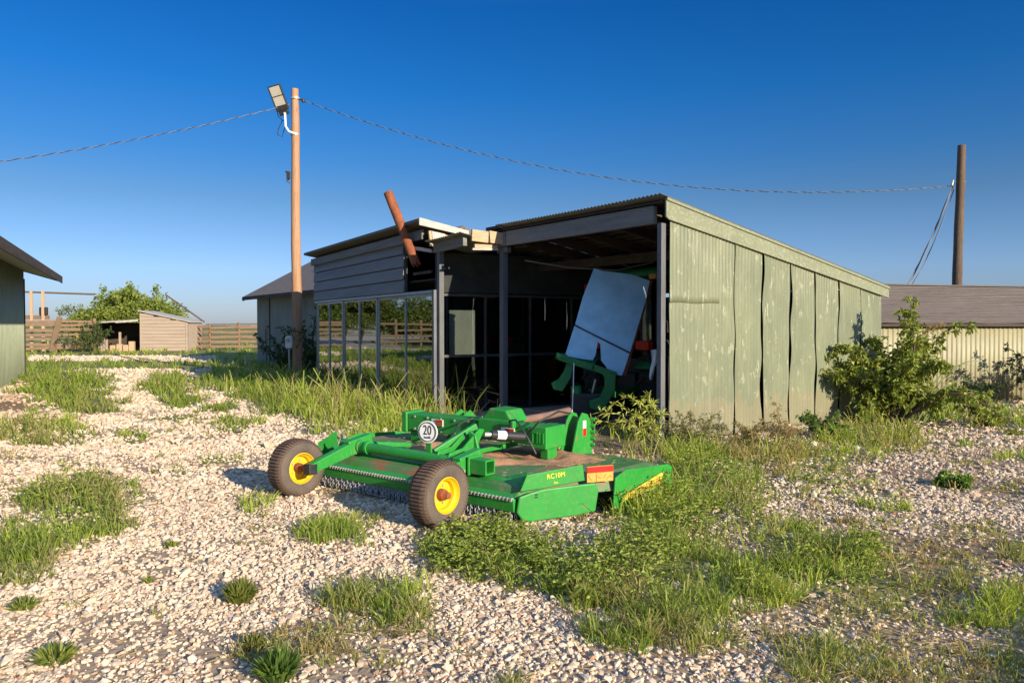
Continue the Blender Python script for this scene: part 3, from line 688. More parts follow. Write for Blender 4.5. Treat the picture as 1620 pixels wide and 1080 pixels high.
for s in (-1, 1):
    fm = MB(); n = 12
    def fen(a, b, s=s): 
        an = R(20 + 140 * a); r_ = .86
        return (math.cos(an) * r_ * -1 * -1, s * (.52 + .44 * b), .75 + math.sin(an) * r_ * .52)
    fm.grid(fen, 14, 2); fe = fm.build('fender', M['green_shed'], tr, smooth=60, solid=.03)
    Mx = Matrix.Translation((0, s * .72, .75)) @ Matrix.Rotation(R(90), 4, 'X')
    ty = MB().lathe([(.34, -.18), (.50, -.21), (.68, -.22), (.75, -.16), (.76, 0), (.75, .16), (.68, .22), (.50, .21), (.34, .18)], 40, Mx)
    for k in range(22):
        a = 2 * math.pi * k / 22
        for q in (-1, 1):
            a2 = a + (math.pi / 22 if q > 0 else 0)
            ty.bar(Mx @ Vector((.765 * math.cos(a2), .765 * math.sin(a2), q * .01)), Mx @ Vector((.74 * math.cos(a2 + .16), .74 * math.sin(a2 + .16), q * .21)), .05, .05)
    t_ = ty.build('rear_tyre', M['tyre_dark'], tr, smooth=40)
    MB().lathe([(.0, -.05), (.12, -.06), (.14, -.02), (.30, -.04), (.35, -.16), (.36, .16), (.30, .04), (.14, .02), (0, .05)], 32, Mx).build('rear_rim', M['yellow'], tr, smooth=40)
    My = Matrix.Translation((2.3, s * .68, .50)) @ Matrix.Rotation(R(90), 4, 'X')
    MB().lathe([(.2, -.12), (.42, -.15), (.5, -.1), (.5, .1), (.42, .15), (.2, .12)], 28, My).build('front_tyre', M['tyre_dark'], tr, smooth=40)
    MB().box(-.74, -.62, s * .62 - .16, s * .62 + .16, 1.22, 1.38).build('tail_light', M['red'], tr, bevel=.015)
    MB().box(-.66, -.58, s * .62 - .05, s * .62 + .05, .98, 1.22).build('light_bracket', M['black'], tr)
    MB().box(-.60, -.54, s * .98 - .03, s * .98 + .05, 2.18, 2.42).build('marker_light', M['red' if s > 0 else 'orange'], tr, bevel=.015)
    MB().box(-.62, -.53, s * .74 - .08, s * .74 + .08, 2.44, 2.53).build('work_light', M['orange'], tr, bevel=.015)
MB().bar((-.3, -.25, .55), (-1.1, -.3, .45), .07, .1).build('lift_arm', M['green_shed'], tr)
MB().bar((-.3, .25, .55), (-1.1, .3, .45), .07, .1).build('lift_arm', M['green_shed'], tr)

# implement standing behind the tractor, its pale flap raised
IZ = 12.0
def ip(px, py, dz=0.0): return at(px, py, IZ + dz)
o0 = Vector((ip(935, 640).x, IZ, 0))
im = thing('folding_implement', 'green hitch implement with a raised pale sheet metal flap', 'implement', o0)
def L(px, py, dz=0.0): return ip(px, py, dz) - o0
def leanz(py): return (594 - py) / 170 * .45
up = MB()
def slab(pts, th):
    return MB().prism([L(x, y, leanz(y)) for x, y in pts], (0, th, 0))
slab([(940, 424), (952, 428), (1000, 434), (1028, 444), (1021, 478), (997, 557), (950, 534), (910, 513), (922, 470)], .025).build('upper_flap', M['board'], im, bevel=.004)
slab([(909, 515), (950, 536), (996, 559), (990, 578), (984, 594), (968, 592), (951, 570), (950, 545), (946, 540), (942, 562), (938, 570), (915, 567), (894, 562)], .025).build('lower_flap', M['board'], im, bevel=.004)
MB().bar(L(909, 514, leanz(514) - .01), L(997, 558, leanz(558) - .01), .02, .02).build('flap_hinge', M['black'], im)
MB().bar(L(1030, 444, leanz(444) + .05), L(988, 594, .05), .05, .03).build('flap_edge', M['rust'], im)
fr = MB()
fr.bar(L(884, 564, -.04), L(940, 582, -.04), .09, .11); fr.bar(L(936, 580, -.04), L(975, 594, -.04), .09, .11)
fr.build('cross_bar', M['green_shed'], im, bevel=.012)
fr = MB(); fr.prism([L(x, y, -.10) for x, y in ((950, 586), (975, 592), (973, 618), (960, 640), (950, 651), (934, 646), (932, 634), (950, 628), (957, 612), (957, 598))], (0, .12, 0)); fr.build('hook_arm', M['green_shed'], im, bevel=.012)
fr = MB(); fr.prism([L(x, y, -.02) for x, y in ((898, 572), (908, 577), (903, 598), (890, 619), (876, 616), (872, 606), (884, 600), (892, 588))], (0, .12, 0)); fr.build('hook_arm', M['green_shed'], im, bevel=.012)
MB().tube([L(911, 610, .1), L(916, 660, .1), L(917, 690, .1)], .09, 10).build('gearbox_leg', M['green_shed'], im, smooth=40)
MB().tube([L(942, 600, .05), L(936, 625, .1)], .018, 6).build('link_pin', M['steel'], im)
MB().tube([L(880, 562, -.04), L(896, 566, -.04)], .055, 10).build('pivot_boss', M['green_shed'], im, smooth=40)
MB().box(-.3, .35, .0, .45, .1, .55).build('frame_base', M['black'], im, bevel=.04)
MB().tube([L(908, 574, -.2), L(907, 610, -.3), L(905, 660, -.5)], .008, 5).build('hanging_cable', M['white'], im)
# rag on a post nail
rg0 = at(1036, 552, 11.2)
rag = MB().grid(lambda a, b: (-.06 + .14 * a * (1 - .45 * b) + .02 * math.sin(b * 5), .02 * math.sin(a * 9 + b * 3), -.02 - .46 * b * (.55 + .45 * math.sin(a * 2.2 + .9)) + .03 * a), 10, 12).build('rag', M['cloth'], None, smooth=80, solid=.006)
rag.location = rg0
tag(rag, 'white rag hanging beside the shed corner post', 'rag')

# ================================================================== rotary mower
MR = Vector((.046, 6.07, 0)); MANG = math.atan2(-.616, .788)
mw = thing('rotary_mower', 'green wide rotary cutter on two yellow-rimmed wheels parked on gravel', 'mower', MR, MANG)
plan = [(0, .0), (.45, .78), (.47, 1.72), (.22, 1.98), (-2.82, 1.98), (-3.07, 1.72), (-3.05, .78), (-2.60, .0)]
def inset(d):
    cx, cy = -1.3, 1.0
    return [(cx + (x - cx) * (1 - d / 1.7), cy + (y - cy) * (1 - d / 1.0)) for x, y in plan]
def dtop(x, y): return .345 - .05 * max(0, (y - 1.3) / .7) + .02 * math.sin(x * 1.3)
vs = [(x, y, .22) for x, y in plan] + [(x, y, dtop(x, y) - .03) for x, y in inset(.05)] + [(x, y, dtop(x, y)) for x, y in inset(.16)]
fs = []
for i in range(2):
    for k in range(8): fs.append((i * 8 + k, i * 8 + (k + 1) % 8, (i + 1) * 8 + (k + 1) % 8, (i + 1) * 8 + k))
fs.append(tuple(16 + k for k in range(8))); fs.append(tuple(range(7, -1, -1)))
MB().add(vs, fs).build('deck', M['green_dirty'], mw, bevel=.01)
# rear slope panel and its beaded rail
MB().prism([(-2.56, -.035, .215), (-2.56, .14, .352), (-2.56, .14, .335), (-2.56, -.02, .20)], (2.54, 0, 0)).build('rear_apron', M['green'], mw, bevel=.004)
MB().prism([(-2.58, -.06, .225), (-2.58, -.01, .235), (-2.58, -.01, .135), (-2.58, -.05, .125)], (2.58, 0, 0)).build('rear_rail', M['green'], mw, bevel=.006)
MB().tube([(-2.58, -.055, .232), (0, -.055, .232)], .006, 6).build('rail_rod', M['steel'], mw)
cl = MB()
for k in range(66):
    x = -2.56 + k * .039; cl.box(x, x + .013, -.072, -.052, .218, .244)
cl.build('rail_clips', M['steel'], mw)
# hanging guard chains
ch = MB()
def oval(c, ax, w=.012, h=.023, t=.0042, n=8):
    pts = []
    for k in range(n + 1):
        a = 2 * math.pi * k / n
        off = Vector((math.cos(a) * w, 0, 0)) if ax == 0 else Vector((0, math.cos(a) * w, 0))
        pts.append(Vector(c) + off + Vector((0, 0, math.sin(a) * h)))
    ch.tube(pts, t, 4, False)
for row in (0, 1):
    for k in range(60):
        x = -2.55 + k * .0425 + row * .021; sw = random.uniform(-.012, .012)
        for j in range(3 - row): oval((x + sw * j * .5, -.035 + row * .03, .115 - j * .034), (j + k) % 2)
ch.build('guard_chains', M['steel'], mw)
# chamfered side: rim plate, flared skirt, front shield
def seg(t, z, out=0.0):
    d = Vector((.5, .866, 0)); nrm = Vector((.866, -.5, 0))
    p = d * t + nrm * out; return Vector((p.x, p.y, z))
def sidepart(sx):
    def X(v): return v if sx > 0 else Vector((-2.6 - v.x, v.y, v.z))
    MB().prism([X(v) for v in (seg(.01, .295, .02), seg(.07, .425, .02), seg(.58, .475, .02), seg(.60, .34, .02), seg(.20, .305, .02))], X(seg(0, 0, .012)) - X(seg(0, 0, 0))).build('rim_plate', M['green'], mw, bevel=.003)
    sk = MB().prism([X(v) for v in (seg(-.03, .13, .03), seg(.02, .06, .03), seg(.10, .045, .03), seg(.50, .055, .03), seg(.69, .075, .03), seg(.72, .25, .03), seg(.69, .318, .03), seg(.22, .305, .03), seg(.10, .285, .03), seg(-.01, .255, .03))], X(seg(0, 0, .03)) - X(seg(0, 0, 0)))
    s = sk.build('side_skirt', M['green'], mw, bevel=.012)
    if sx > 0:
        for z in (.245, .225): MB().box(-.012, .012, -.003, .003, -.006, .006, Matrix.Translation(seg(.14, z + .02, .062)) @ Matrix.Rotation(R(60), 4, 'Z')).build('slot', M['black'], s)
    fsd = MB().prism([X(Vector(v)) for v in ((.46, .72, .06), (.49, 1.76, .10), (.49, 1.78, .29), (.49, 1.70, .325), (.47, .92, .385), (.46, .76, .34))], X(Vector((.02, 0, 0))) - X(Vector((0, 0, 0))))
    fsd.build('front_shield', M['green'], mw, bevel=.008)
    MB().prism([X(Vector(v)) for v in ((.49, 1.74, .10), (.49, 1.74, .30), (.26, 1.99, .30), (.26, 1.99, .10))], (0, .02, 0)).build('corner_plate', M['green'], mw, bevel=.004)
sidepart(1); sidepart(-1)
# red and orange reflector and stickers
def plate(name, mat, t0, t1, z0, z1, out, parent=mw, thick=.004):
    v = [seg(t0, z0, out), seg(t1, z0, out), seg(t1, z1, out), seg(t0, z1, out)]
    return MB().prism(v, seg(0, 0, thick) - seg(0, 0, 0)).build(name, mat, parent)
rfl = MB().prism([seg(.61, .325, .045), seg(.86, .325, .045), seg(.86, .458, .045), seg(.61, .458, .045)], seg(0, 0, .01)).build('reflector_board', M['orange'], mw)
plate('red_band', M['red'], .612, .858, .405, .455, .056, rfl)
ck = MB()
for a, b in (((.62, .385), (.635, .36)), ((.635, .36), (.66, .34)), ((.695, .40), (.70, .33)), ((.71, .375), (.73, .355)), ((.73, .355), (.775, .36)), ((.775, .36), (.785, .385)), ((.80, .345), (.83, .37)), ((.83, .37), (.85, .355))):
    ck.bar(seg(a[0], a[1], .058), seg(b[0], b[1], .058), .003, .0025)
ck.build('chevron_lines', M['brown_ink'], rfl)
def text(name, body, size, mat, parent, org, xdir, up, sx=1.0):
    cu = bpy.data.curves.new(name, 'FONT'); cu.body = body; cu.size = size; cu.extrude = .0012; cu.align_x = 'CENTER'; cu.align_y = 'CENTER'; cu.resolution_u = 3
    tmp = bpy.data.objects.new('tmp_text', cu); COL.objects.link(tmp)
    me = bpy.data.meshes.new_from_object(tmp.evaluated_get(bpy.context.evaluated_depsgraph_get())); me.name = name
    bpy.data.objects.remove(tmp); bpy.data.curves.remove(cu); me.materials.clear()
    o = link(name, me, mat, parent)
    xd = Vector(xdir).normalized(); u_ = Vector(up); u_ = (u_ - xd * u_.dot(xd)).normalized(); z_ = xd.cross(u_)
    o.matrix_local = Matrix.Translation(org) @ Matrix((xd, u_, z_)).transposed().to_4x4() @ Matrix.Diagonal((sx, 1, 1, 1))
    return o
text('lettering', 'RC10M', .058, M['yellow_ink'], mw, seg(.33, .402, .0345), (.5, .866, .08), (0, 0, 1), .95)
text('lettering', 'flex', .028, M['yellow_ink'], mw, seg(.33, .345, .0345), (.5, .866, .06), (0, 0, 1), 1.0)
dec = MB().prism([(.512, .80, .125), (.512, 1.52, .15), (.512, 1.60, .275), (.512, .84, .178)], (.003, 0, 0)).build('sticker', M['decal'], mw)
text('lettering', 'JOHN DEERE', .085, M['brown_ink'], dec, (.5165, 1.24, .182), (0, 1, .07), (0, 0, 1), 1.25)
# box beam across the top, gearbox covers
MB().box(-2.42, -.66, 1.10, 1.34, .46, .655).build('cross_beam', M['green'], mw, bevel=.015)
e = MB(); e.box(-.66, -.46, 1.05, 1.39, .44, .66); e.box(-.60, -.50, 1.14, 1.3, .33, .44); e.build('beam_end_box', M['green'], mw, bevel=.014)
rm = MB()
for a in ((-.62, .50, -.62, .60), (-.62, .60, -.565, .60), (-.565, .60, -.565, .50), (-.535, .50, -.535, .60), (-.495, .60, -.495, .50)): rm.bar((a[0], 1.045, a[1]), (a[2], 1.045, a[3]), .008, .012)
rm.build('raised_frame', M['green'], mw)
e = MB(); e.box(-2.50, -2.42, 1.08, 1.36, .44, .67); e.box(-2.42, -2.2, 1.14, 1.3, .33, .46); e.build('beam_end_box', M['green'], mw, bevel=.014)
MB().box(-1.42, -1.39, 1.085, 1.36, .44, .665).build('beam_joint', M['green'], mw, bevel=.004)
MB().prism([(-1.36, 1.10, .665), (-.92, 1.10, .665), (-.94, 1.10, .70), (-1.0, 1.10, .785), (-1.22, 1.10, .795), (-1.31, 1.10, .70)], (0, .28, 0)).build('gearbox_cover', M['green'], mw, bevel=.02)
MB().box(-1.32, -.86, 1.04, 1.10, .50, .69).build('gearbox_plate', M['green'], mw, bevel=.012)
for x in (-1.95, -.92):
    s = MB().box(x - .085, x + .085, 1.09 if x < -1.5 else 1.030, 1.099 if x < -1.5 else 1.039, .545, .62).build('warning_sticker', M['white'], mw)
    MB().box(x - .02, x + .08, 1.086 if x < -1.5 else 1.026, 1.0895 if x < -1.5 else 1.0295, .55, .615).build('sticker_print', M['brown_ink'], s)
    MB().box(x - .03, x + .08, 1.084 if x < -1.5 else 1.024, 1.0855 if x < -1.5 else 1.0255, .597, .615).build('sticker_band', M['red'], s)
MB().tube([(-1.0, 1.35, .655), (-.97, 1.75, .665), (-.93, 2.15, .69)], [.042, .04, .043], 14).build('drive_shaft', M['oldpipe'], mw, smooth=40)
# hitch lugs at the front
for x, mt in ((-.62, 'green'), (-.48, 'green')):
    MB().prism([(x, 1.50, .32), (x, 1.88, .30), (x, 1.88, .60), (x, 1.80, .72), (x, 1.70, .745), (x, 1.62, .66)], (.022, 0, 0)).build('hitch_lug', M[mt], mw, bevel=.006)
st = MB().box(-.458, -.455, 1.70, 1.76, .50, .66).build('warning_sticker', M['white'], mw)
MB().box(-.4545, -.453, 1.70, 1.76, .50, .58).build('sticker_band', M['red'], st)
cap = MB()
for k in range(5): cap.tube([(-.46, 1.86 - .0 * k, .40 + k * .065), (-.42, 1.87, .40 + k * .065)], .022, 8)
cap.build('hitch_bolts', M['green'], mw, smooth=40)
for x in (-2.2, -2.06): MB().prism([(x, 1.50, .32), (x, 1.88, .30), (x, 1.88, .55), (x, 1.75, .66), (x, 1.62, .6)], (.022, 0, 0)).build('hitch_lug', M['green'], mw, bevel=.006)
# rear axle tube, arms, wheels
MB().tube([(-2.36, .13, .435), (-.62, .13, .42)], .052, 20).build('axle_tube', M['green'], mw, smooth=40)
cg = MB()
for x in (-2.22, -2.10, -1.98): cg.tube([(x, .13, .435), (x + .03, .13, .435)], .068, 18)
cg.build('tube_collars', M['green'], mw, smooth=40)
bx = MB(); 
for (x0, x1, y0, y1, z0, z1) in ((-.62, -.40, .07, .085, .355, .485), (-.62, -.40, .185, .20, .355, .485), (-.62, -.40, .085, .185, .355, .37), (-.62, -.40, .085, .185, .47, .485), (-.60, -.58, .055, .215, .34, .50)): bx.box(x0, x1, y0, y1, z0, z1)
bx.build('end_socket', M['green'], mw, bevel=.004)
WC = [(-.50, -.40), (-2.38, -.42)]
for idx, (wx, wy) in enumerate(WC):
    sgn = 1 if idx == 0 else -1
    ax = wx - .17 if idx == 0 else wx + .235
    arm = MB()
    arm.bar((ax, .19, .455), (ax, wy - .03, .285), .085, .135, (0, 0, 1), .085, .10)
    arm.bar((ax, .0, .42), (ax, .3, .47), .10, .15)
    am = arm.build('wheel_arm', M['green'], mw, bevel=.012)
    MB().box(ax - .05, ax + .05, wy - .065, wy + .03, .235, .335).build('hub_bracket', M['black'], am, bevel=.01)
    Mx = Matrix.Translation((wx, wy, .272)) @ Matrix.Rotation(R(90), 4, 'Y')
    # wheel: tyre with ribs across the tread
    prof = [(.145, -.085), (.165, -.10), (.205, -.108), (.240, -.102), (.258, -.086), (.266, -.06), (.268, 0), (.266, .06), (.258, .086), (.240, .102), (.205, .108), (.165, .10), (.145, .085)]
    ty = MB().lathe(prof, 64, Mx).build('tyre', M['tyre'], mw, smooth=50)
    tb = MB(); nt_ = 56
    for k in range(nt_):
        a = 2 * math.pi * k / nt_; c, s_ = math.cos(a), math.sin(a)
        pts = [Mx @ Vector((c * r_, s_ * r_, z)) for r_, z in ((.247, -.100), (.264, -.082), (.274, -.05), (.275, .05), (.264, .082), (.247, .100))]
        for q in range(5): tb.bar(pts[q], pts[q + 1], .017, .010, Mx.to_3x3() @ Vector((c, s_, 0)))
    tb.build('tread', M['tread'], ty)
    S = lambda pr: [(r_, z * 1) for r_, z in pr]
    rim = MB().lathe([(.150, -.092), (.143, -.095), (.136, -.07), (.118, -.055), (.112, -.02), (.06, -.012), (.0, -.012)], 48, Mx)
    rim.lathe([(.150, .092), (.143, .095), (.136, .07), (.118, .055), (.112, .02), (.06, .012), (.0, .012)], 48, Mx)
    rim.lathe([(.146, -.09), (.146, .09)], 48, Mx)
    ro = rim.build('rim', M['yellow'], mw, smooth=35)
    MB().lathe([(.048, .012), (.046, .06), (.034, .075), (.028, .11), (0, .112)], 24, Mx).build('hub', M['rust'], ro, smooth=35)
    MB().lathe([(.06, -.012), (.055, -.03), (.04, -.05), (.035, -.12), (0, -.12)], 24, Mx).build('hub', M['rust'], ro, smooth=35)
    bo = MB()
    for k in range(5):
        a = 2 * math.pi * k / 5 + .3
        for zz in (1, -1): bo.tube([Mx @ Vector((.075 * math.cos(a), .075 * math.sin(a), zz * .010)), Mx @ Vector((.075 * math.cos(a), .075 * math.sin(a), zz * .028))], .011, 6)
    bo.build('wheel_nuts', M['steel'], ro)
    MB().tube([(wx, wy, .272), (ax, wy, .28)], .024, 12).build('stub_axle', M['rust'], mw)
# centre brackets and links over the tube
for x in (-1.02, -.88): MB().prism([(x, .06, .40), (x, .34, .36), (x, .48, .50), (x, .60, .66), (x, .53, .675), (x, .30, .52), (x, .12, .50)], (.025, 0, 0)).build('pivot_bracket', M['green'], mw, bevel=.006)
MB().bar((-1.12, .18, .47), (-.98, .62, .68), .05, .06).build('link_bar', M['green'], mw, bevel=.008)
MB().bar((-1.16, .30, .44), (-.90, .56, .62), .04, .09).build('link_bar', M['green'], mw, bevel=.008)
MB().prism([(-.92, .44, .35), (-.76, .44, .35), (-.84, .44, .62), (-.92, .44, .66)], (0, .03, 0)).build('gusset', M['green'], mw, bevel=.006)
MB().bar((-1.06, .24, .41), (-1.02, 1.32, .42), .03, .045).build('brace_rod', M['green'], mw, bevel=.006)
MB().bar((-2.10, .20, .45), (-2.02, .75, .38), .06, .05).build('link_bar', M['green'], mw, bevel=.008)
MB().box(-1.0, -.72, .1, .3, .36, .42).build('pivot_block', M['green'], mw, bevel=.012)
cyl = MB().tube([(-.86, .60, .61), (-.80, .72, .60)], .022, 12); cyl.build('cylinder_rod', M['steel'], mw, smooth=40)
c2 = MB().tube([(-.83, .66, .605), (-.68, .98, .56)], .042, 16).build('hydraulic_cylinder', M['black'], mw, smooth=40)
MB().tube([(-.805, .715, .598), (-.765, .80, .586)], .0435, 16).build('cylinder_sleeve', M['white'], c2, smooth=40)
hs_ = MB()
hp = [Vector((-.90, 1.06, .60)), Vector((-.87, 1.0, .70)), Vector((-.78, .98, .72)), Vector((-.68, .98, .62)), Vector((-.60, .99, .50)), Vector((-.56, 1.02, .40))]
hs_.tube(hp, .010, 6); hs_.build('hydraulic_hose', M['black'], mw, smooth=60)
bl = MB()
for x, y, z in ((-.98, .20, .43), (-.93, .22, .44), (-.83, .08, .42), (-.62, .03, .36), (-.62, .26, .36), (-2.3, .1, .5)): bl.tube([(x, y, z), (x, y, z + .03)], .018, 6)
bl.build('bolt_heads', M['steel'], mw)
dl = MB().prism([(-.10, .02, .275), (.02, .05, .275), (-.02, .17, .42), (-.22, .16, .36)], (0, .012, .004)); dl.build('corner_gusset', M['green'], mw, bevel=.004)
MB().tube([(-.03, -.06, .225), (-.03, -.03, .225)], .018, 10).build('rail_bolt', M['steel'], mw)
# speed disc on its stem
sg = MB().tube([(-1.14, .115, .665), (-1.14, .125, .665)], .103, 40).build('speed_disc', M['white'], mw)
rn = MB()
n = 40
rn.tube([(-1.14 + .088 * math.cos(2 * math.pi * k / n), .1125, .665 + .088 * math.sin(2 * math.pi * k / n)) for k in range(n + 1)], .0045, 6, False); rn.build('disc_border', M['black'], sg)
text('lettering', '20', .125, M['black'], sg, (-1.14, .1125, .678), (1, 0, 0), (0, 0, 1), .74)
text('lettering', 'km/h', .032, M['black'], sg, (-1.14, .1125, .615), (1, 0, 0), (0, 0, 1), 1.1)
MB().box(-1.175, -1.105, .126, .136, .44, .60).build('disc_stem', M['green'], mw, bevel=.004)
_pv = Vector((-1.14, .12, 0)); sg.rotation_euler = (0, 0, R(14)); sg.location = _pv - Matrix.Rotation(R(14), 3, 'Z') @ _pv
for k in range(9):
    for z in (.49, .625): MB().tube([(-2.3 + k * .2, 1.10, z), (-2.3 + k * .2, 1.088, z)], .012, 6).build('bolt', M['steel'], mw)
h2 = MB()
h2.tube([(-1.45, 1.12, .67), (-1.5, .95, .62), (-1.42, .7, .47), (-1.2, .5, .41), (-1.0, .42, .44)], .011, 6); h2.build('hydraulic_hose', M['black'], mw, smooth=60)
h2 = MB(); h2.tube([(-.66, 1.0, .57), (-.5, .98, .72), (-.45, 1.25, .80), (-.55, 1.6, .74)], .010, 6)
h2.build('hydraulic_hose', M['black'], mw, smooth=60)
# soil lying on the deck
def soil():
    def f(a, b):
        x = -2.2 + 2.15 * a; y = .28 + 1.45 * b
        n_ = float(fbm(np.array(x * 2.1 + 3), np.array(y * 2.1 + 8), 4))
        e_ = min(1, 8 * a * (1 - a)) * min(1, 8 * b * (1 - b))
        hgt = max(-.02, (n_ - .50) * .20 + .004 + .03 * math.exp(-((x + .75) / .4) ** 2 - ((y - .65) / .35) ** 2)) * e_ - .012 * (1 - e_)
        return (x, y, dtop(x, y) - .004 + hgt + .005 * float(vnoise(np.array(x * 30.), np.array(y * 30.))))
    o = MB().grid(f, 90, 60).build('soil', M['soil'], None, smooth=80)
    o.location = MR; o.rotation_euler = (0, 0, MANG)
    tag(o, 'dry reddish soil spilled over the mower deck', 'soil', kind='stuff')
soil()

# ================================================================== poles, lamp, wires
def pole(name, label, base, top, r0, r1, mat):
    t = thing(name, label, 'pole', base)
    d = Vector(top) - Vector(base); pts = []; rs = []
    for k in range(25):
        f = k / 24; pts.append(d * f + Vector((.012 * math.sin(f * 9), .012 * math.cos(f * 7), 0))); rs.append(r0 + (r1 - r0) * f + .004 * math.sin(f * 31))
    rs[-1] *= .96
    MB().tube(pts, rs, 20).build('shaft', mat, t, smooth=40)
    return t
PZ = 23.0
pb = at(471, 599, PZ); pb.z = 0
pt = at(466, 141, PZ)
pl = pole('utility_pole', 'tall reddish brown wooden pole carrying a floodlight beside the office', pb, pt, .165, .115, M['pole'])
def lp(px, py, dz=0.0): return at(px, py, PZ + dz) - pb
MB().tube([lp(459, 156) + Vector((0, -.02, 0)), lp(474, 157) + Vector((0, -.02, 0))], .0).v
bandm = MB()
for yy in (156, 213):
    c = lp(467, yy); bandm.tube([c + Vector((0, 0, -.03)), c + Vector((0, 0, .03))], .135, 20)
bandm.build('steel_band', M['steel'], pl, smooth=40)
ins = MB(); ins.tube([lp(471, 157), lp(480, 158), lp(483, 159)], .025, 8); ins.tube([lp(480, 158), lp(480, 162)], .05, 10); ins.build('insulator', M['black'], pl, smooth=40)
bx2 = MB(); bx2.box(-.05, .05, -.16, -.08, -.13, .10, Matrix.Translation(lp(458, 278))); bx2.tube([lp(458, 276, -.1), lp(452, 271, -.1)], .03, 8); bx2.tube([lp(457, 284, -.1), lp(453, 286, -.1), lp(459, 290, -.05)], .02, 6)
bx2.build('junction_box', M['black'], pl, bevel=.01)
# floodlight on a bent arm
fl = thing('floodlight', 'grey floodlight on a bent white arm near the pole top', 'lamp', pb + lp(467, 213))
fo = lp(467, 213)
MB().tube([Vector((0, -.12, 0)), lp(459, 210) - fo + Vector((0, -.14, 0)), lp(454, 202) - fo + Vector((0, -.15, 0)), lp(453.5, 190) - fo + Vector((0, -.15, 0)), lp(453, 182) - fo + Vector((0, -.15, 0))], .035, 10).build('bracket_arm', M['white'], fl, smooth=40)
c = lp(444, 161) - fo + Vector((0, -.2, 0))
zx = (lp(441, 142) - lp(454, 186)).normalized(); zx = (zx + Vector((0, -.42, 0))).normalized()
xx = (Vector((1, .12, -.06)) - zx * zx.dot(Vector((1, .12, -.06)))).normalized(); yx = zx.cross(xx)
c = lp(444.5, 160) - fo + Vector((0, -.24, 0))
Mr = Matrix.Translation(c) @ Matrix((xx, yx, zx)).transposed().to_4x4()
MB().box(-.20, .20, -.03, .06, -.36, .40, Mr).build('lamp_housing', M['black'], fl, bevel=.02)
ln = MB(); ln.box(-.155, .155, -.038, -.028, -.20, .06, Mr); ln.box(-.155, .155, -.038, -.028, .09, .36, Mr); ln.build('lamp_lens', M['lens'], fl)
MB().box(-.15, .15, -.02, .09, -.50, -.36, Mr).build('driver_box', M['black'], fl, bevel=.02)
MB().tube([lp(453, 182) - fo + Vector((0, -.15, 0)), c - zx * .45 + yx * .03], .04, 8).build('swivel_mount', M['steel'], fl, smooth=40)
wv = MB()
wv.tube([lp(447, 190) - fo, lp(440, 205) - fo, lp(439, 213) - fo, lp(446, 217) - fo, lp(451, 200) - fo, lp(452, 188) - fo], .012, 5); wv.tube([lp(438, 170) - fo, lp(440, 184) - fo, lp(449, 192) - fo], .012, 5)
wv.build('loose_cable', M['black'], fl)
# right pole
RZ = 22.0
qb = at(1509, 600, RZ); qb.z = 0
pr = pole('utility_pole', 'dark brown bare wooden pole behind the cream shed', qb, at(1521.5, 230, RZ), .145, .115, M['darkpole'])
hk = MB(); q_ = at(1511, 288, RZ) - qb; hk.tube([q_, q_ + Vector((-.12, -.1, .03)), q_ + Vector((-.14, -.1, -.12))], .02, 6); hk.tube([q_ + Vector((.05, 0, 0)), q_ + Vector((.32, 0, .02))], .012, 6)
hk.build('cable_hook', M['steel'], pr)
def twisted(name, label, pts, r=.009, pitch=.42, group=None):
    L_ = [0]
    for a, b in zip(pts, pts[1:]): L_.append(L_[-1] + (b - a).length)
    n = int(L_[-1] / pitch * 8); pv_ = []
    for i in range(n + 1):
        s_ = L_[-1] * i / n; k = max(0, min(len(pts) - 2, next((j for j in range(len(pts) - 1) if L_[j + 1] >= s_), len(pts) - 2)))
        pv_.append((pts[k].lerp(pts[k + 1], (s_ - L_[k]) / max(L_[k + 1] - L_[k], 1e-6)), 2 * math.pi * s_ / pitch))
    o0 = pts[0]; t = thing(name, label, 'cable', o0, 0, group)
    for nm, ph, mt in (('bare_strand', 0, 'wire'), ('insulated_strand', math.pi, 'black')):
        MB().tube([p - o0 + Vector((0, math.cos(a + ph) * r, math.sin(a + ph) * r)) for p, a in pv_], r * 1.0, 5).build(nm, M[mt], t, smooth=60)
    return t
def hang(a, b, sag, n=40): return [a.lerp(b, k / n) - Vector((0, 0, 4 * sag * (k / n) * (1 - k / n))) for k in range(n + 1)]
twisted('overhead_cable', 'twisted service cable sagging between the two poles above the shed', hang(at(477, 158, PZ), at(1508, 294, RZ), 1.12))
wa = at(461, 165, PZ); wb = at(0, 238, 20.0)
far_end = wb + (wb - wa) * .6
twisted('overhead_cable', 'twisted service cable running left from the floodlight pole', hang(wa, far_end, .32))
twisted('drop_cable', 'slack pair of cables dropping from the dark pole behind the cream shed', hang(at(1510, 286, RZ), at(1418, 480, 20.5), .25), .02, 1.6)
twisted('drop_cable', 'thin bare cable following the slack pair down from the dark pole', hang(at(1509, 300, RZ), at(1426, 475, 20.6), .32), .010, 2.2)
eb = at(457, 541, PZ - .3)
mb_ = thing('meter_box', 'pale blue meter box fixed low beside the tall pole', 'meter', eb)
MB().box(-.10, .10, -.06, .08, -.18, .18).build('casing', M['white'], mb_, bevel=.02)
MB().tube([(0, -.055, .06), (0, -.085, .06)], .07, 16).build('dial', M['steel'], mb_, smooth=40)
MB().tube([(0, 0, -.18), (0, .02, -.6), (.0, .04, -1.14)], .025, 8).build('conduit', M['steel'], mb_, smooth=40)

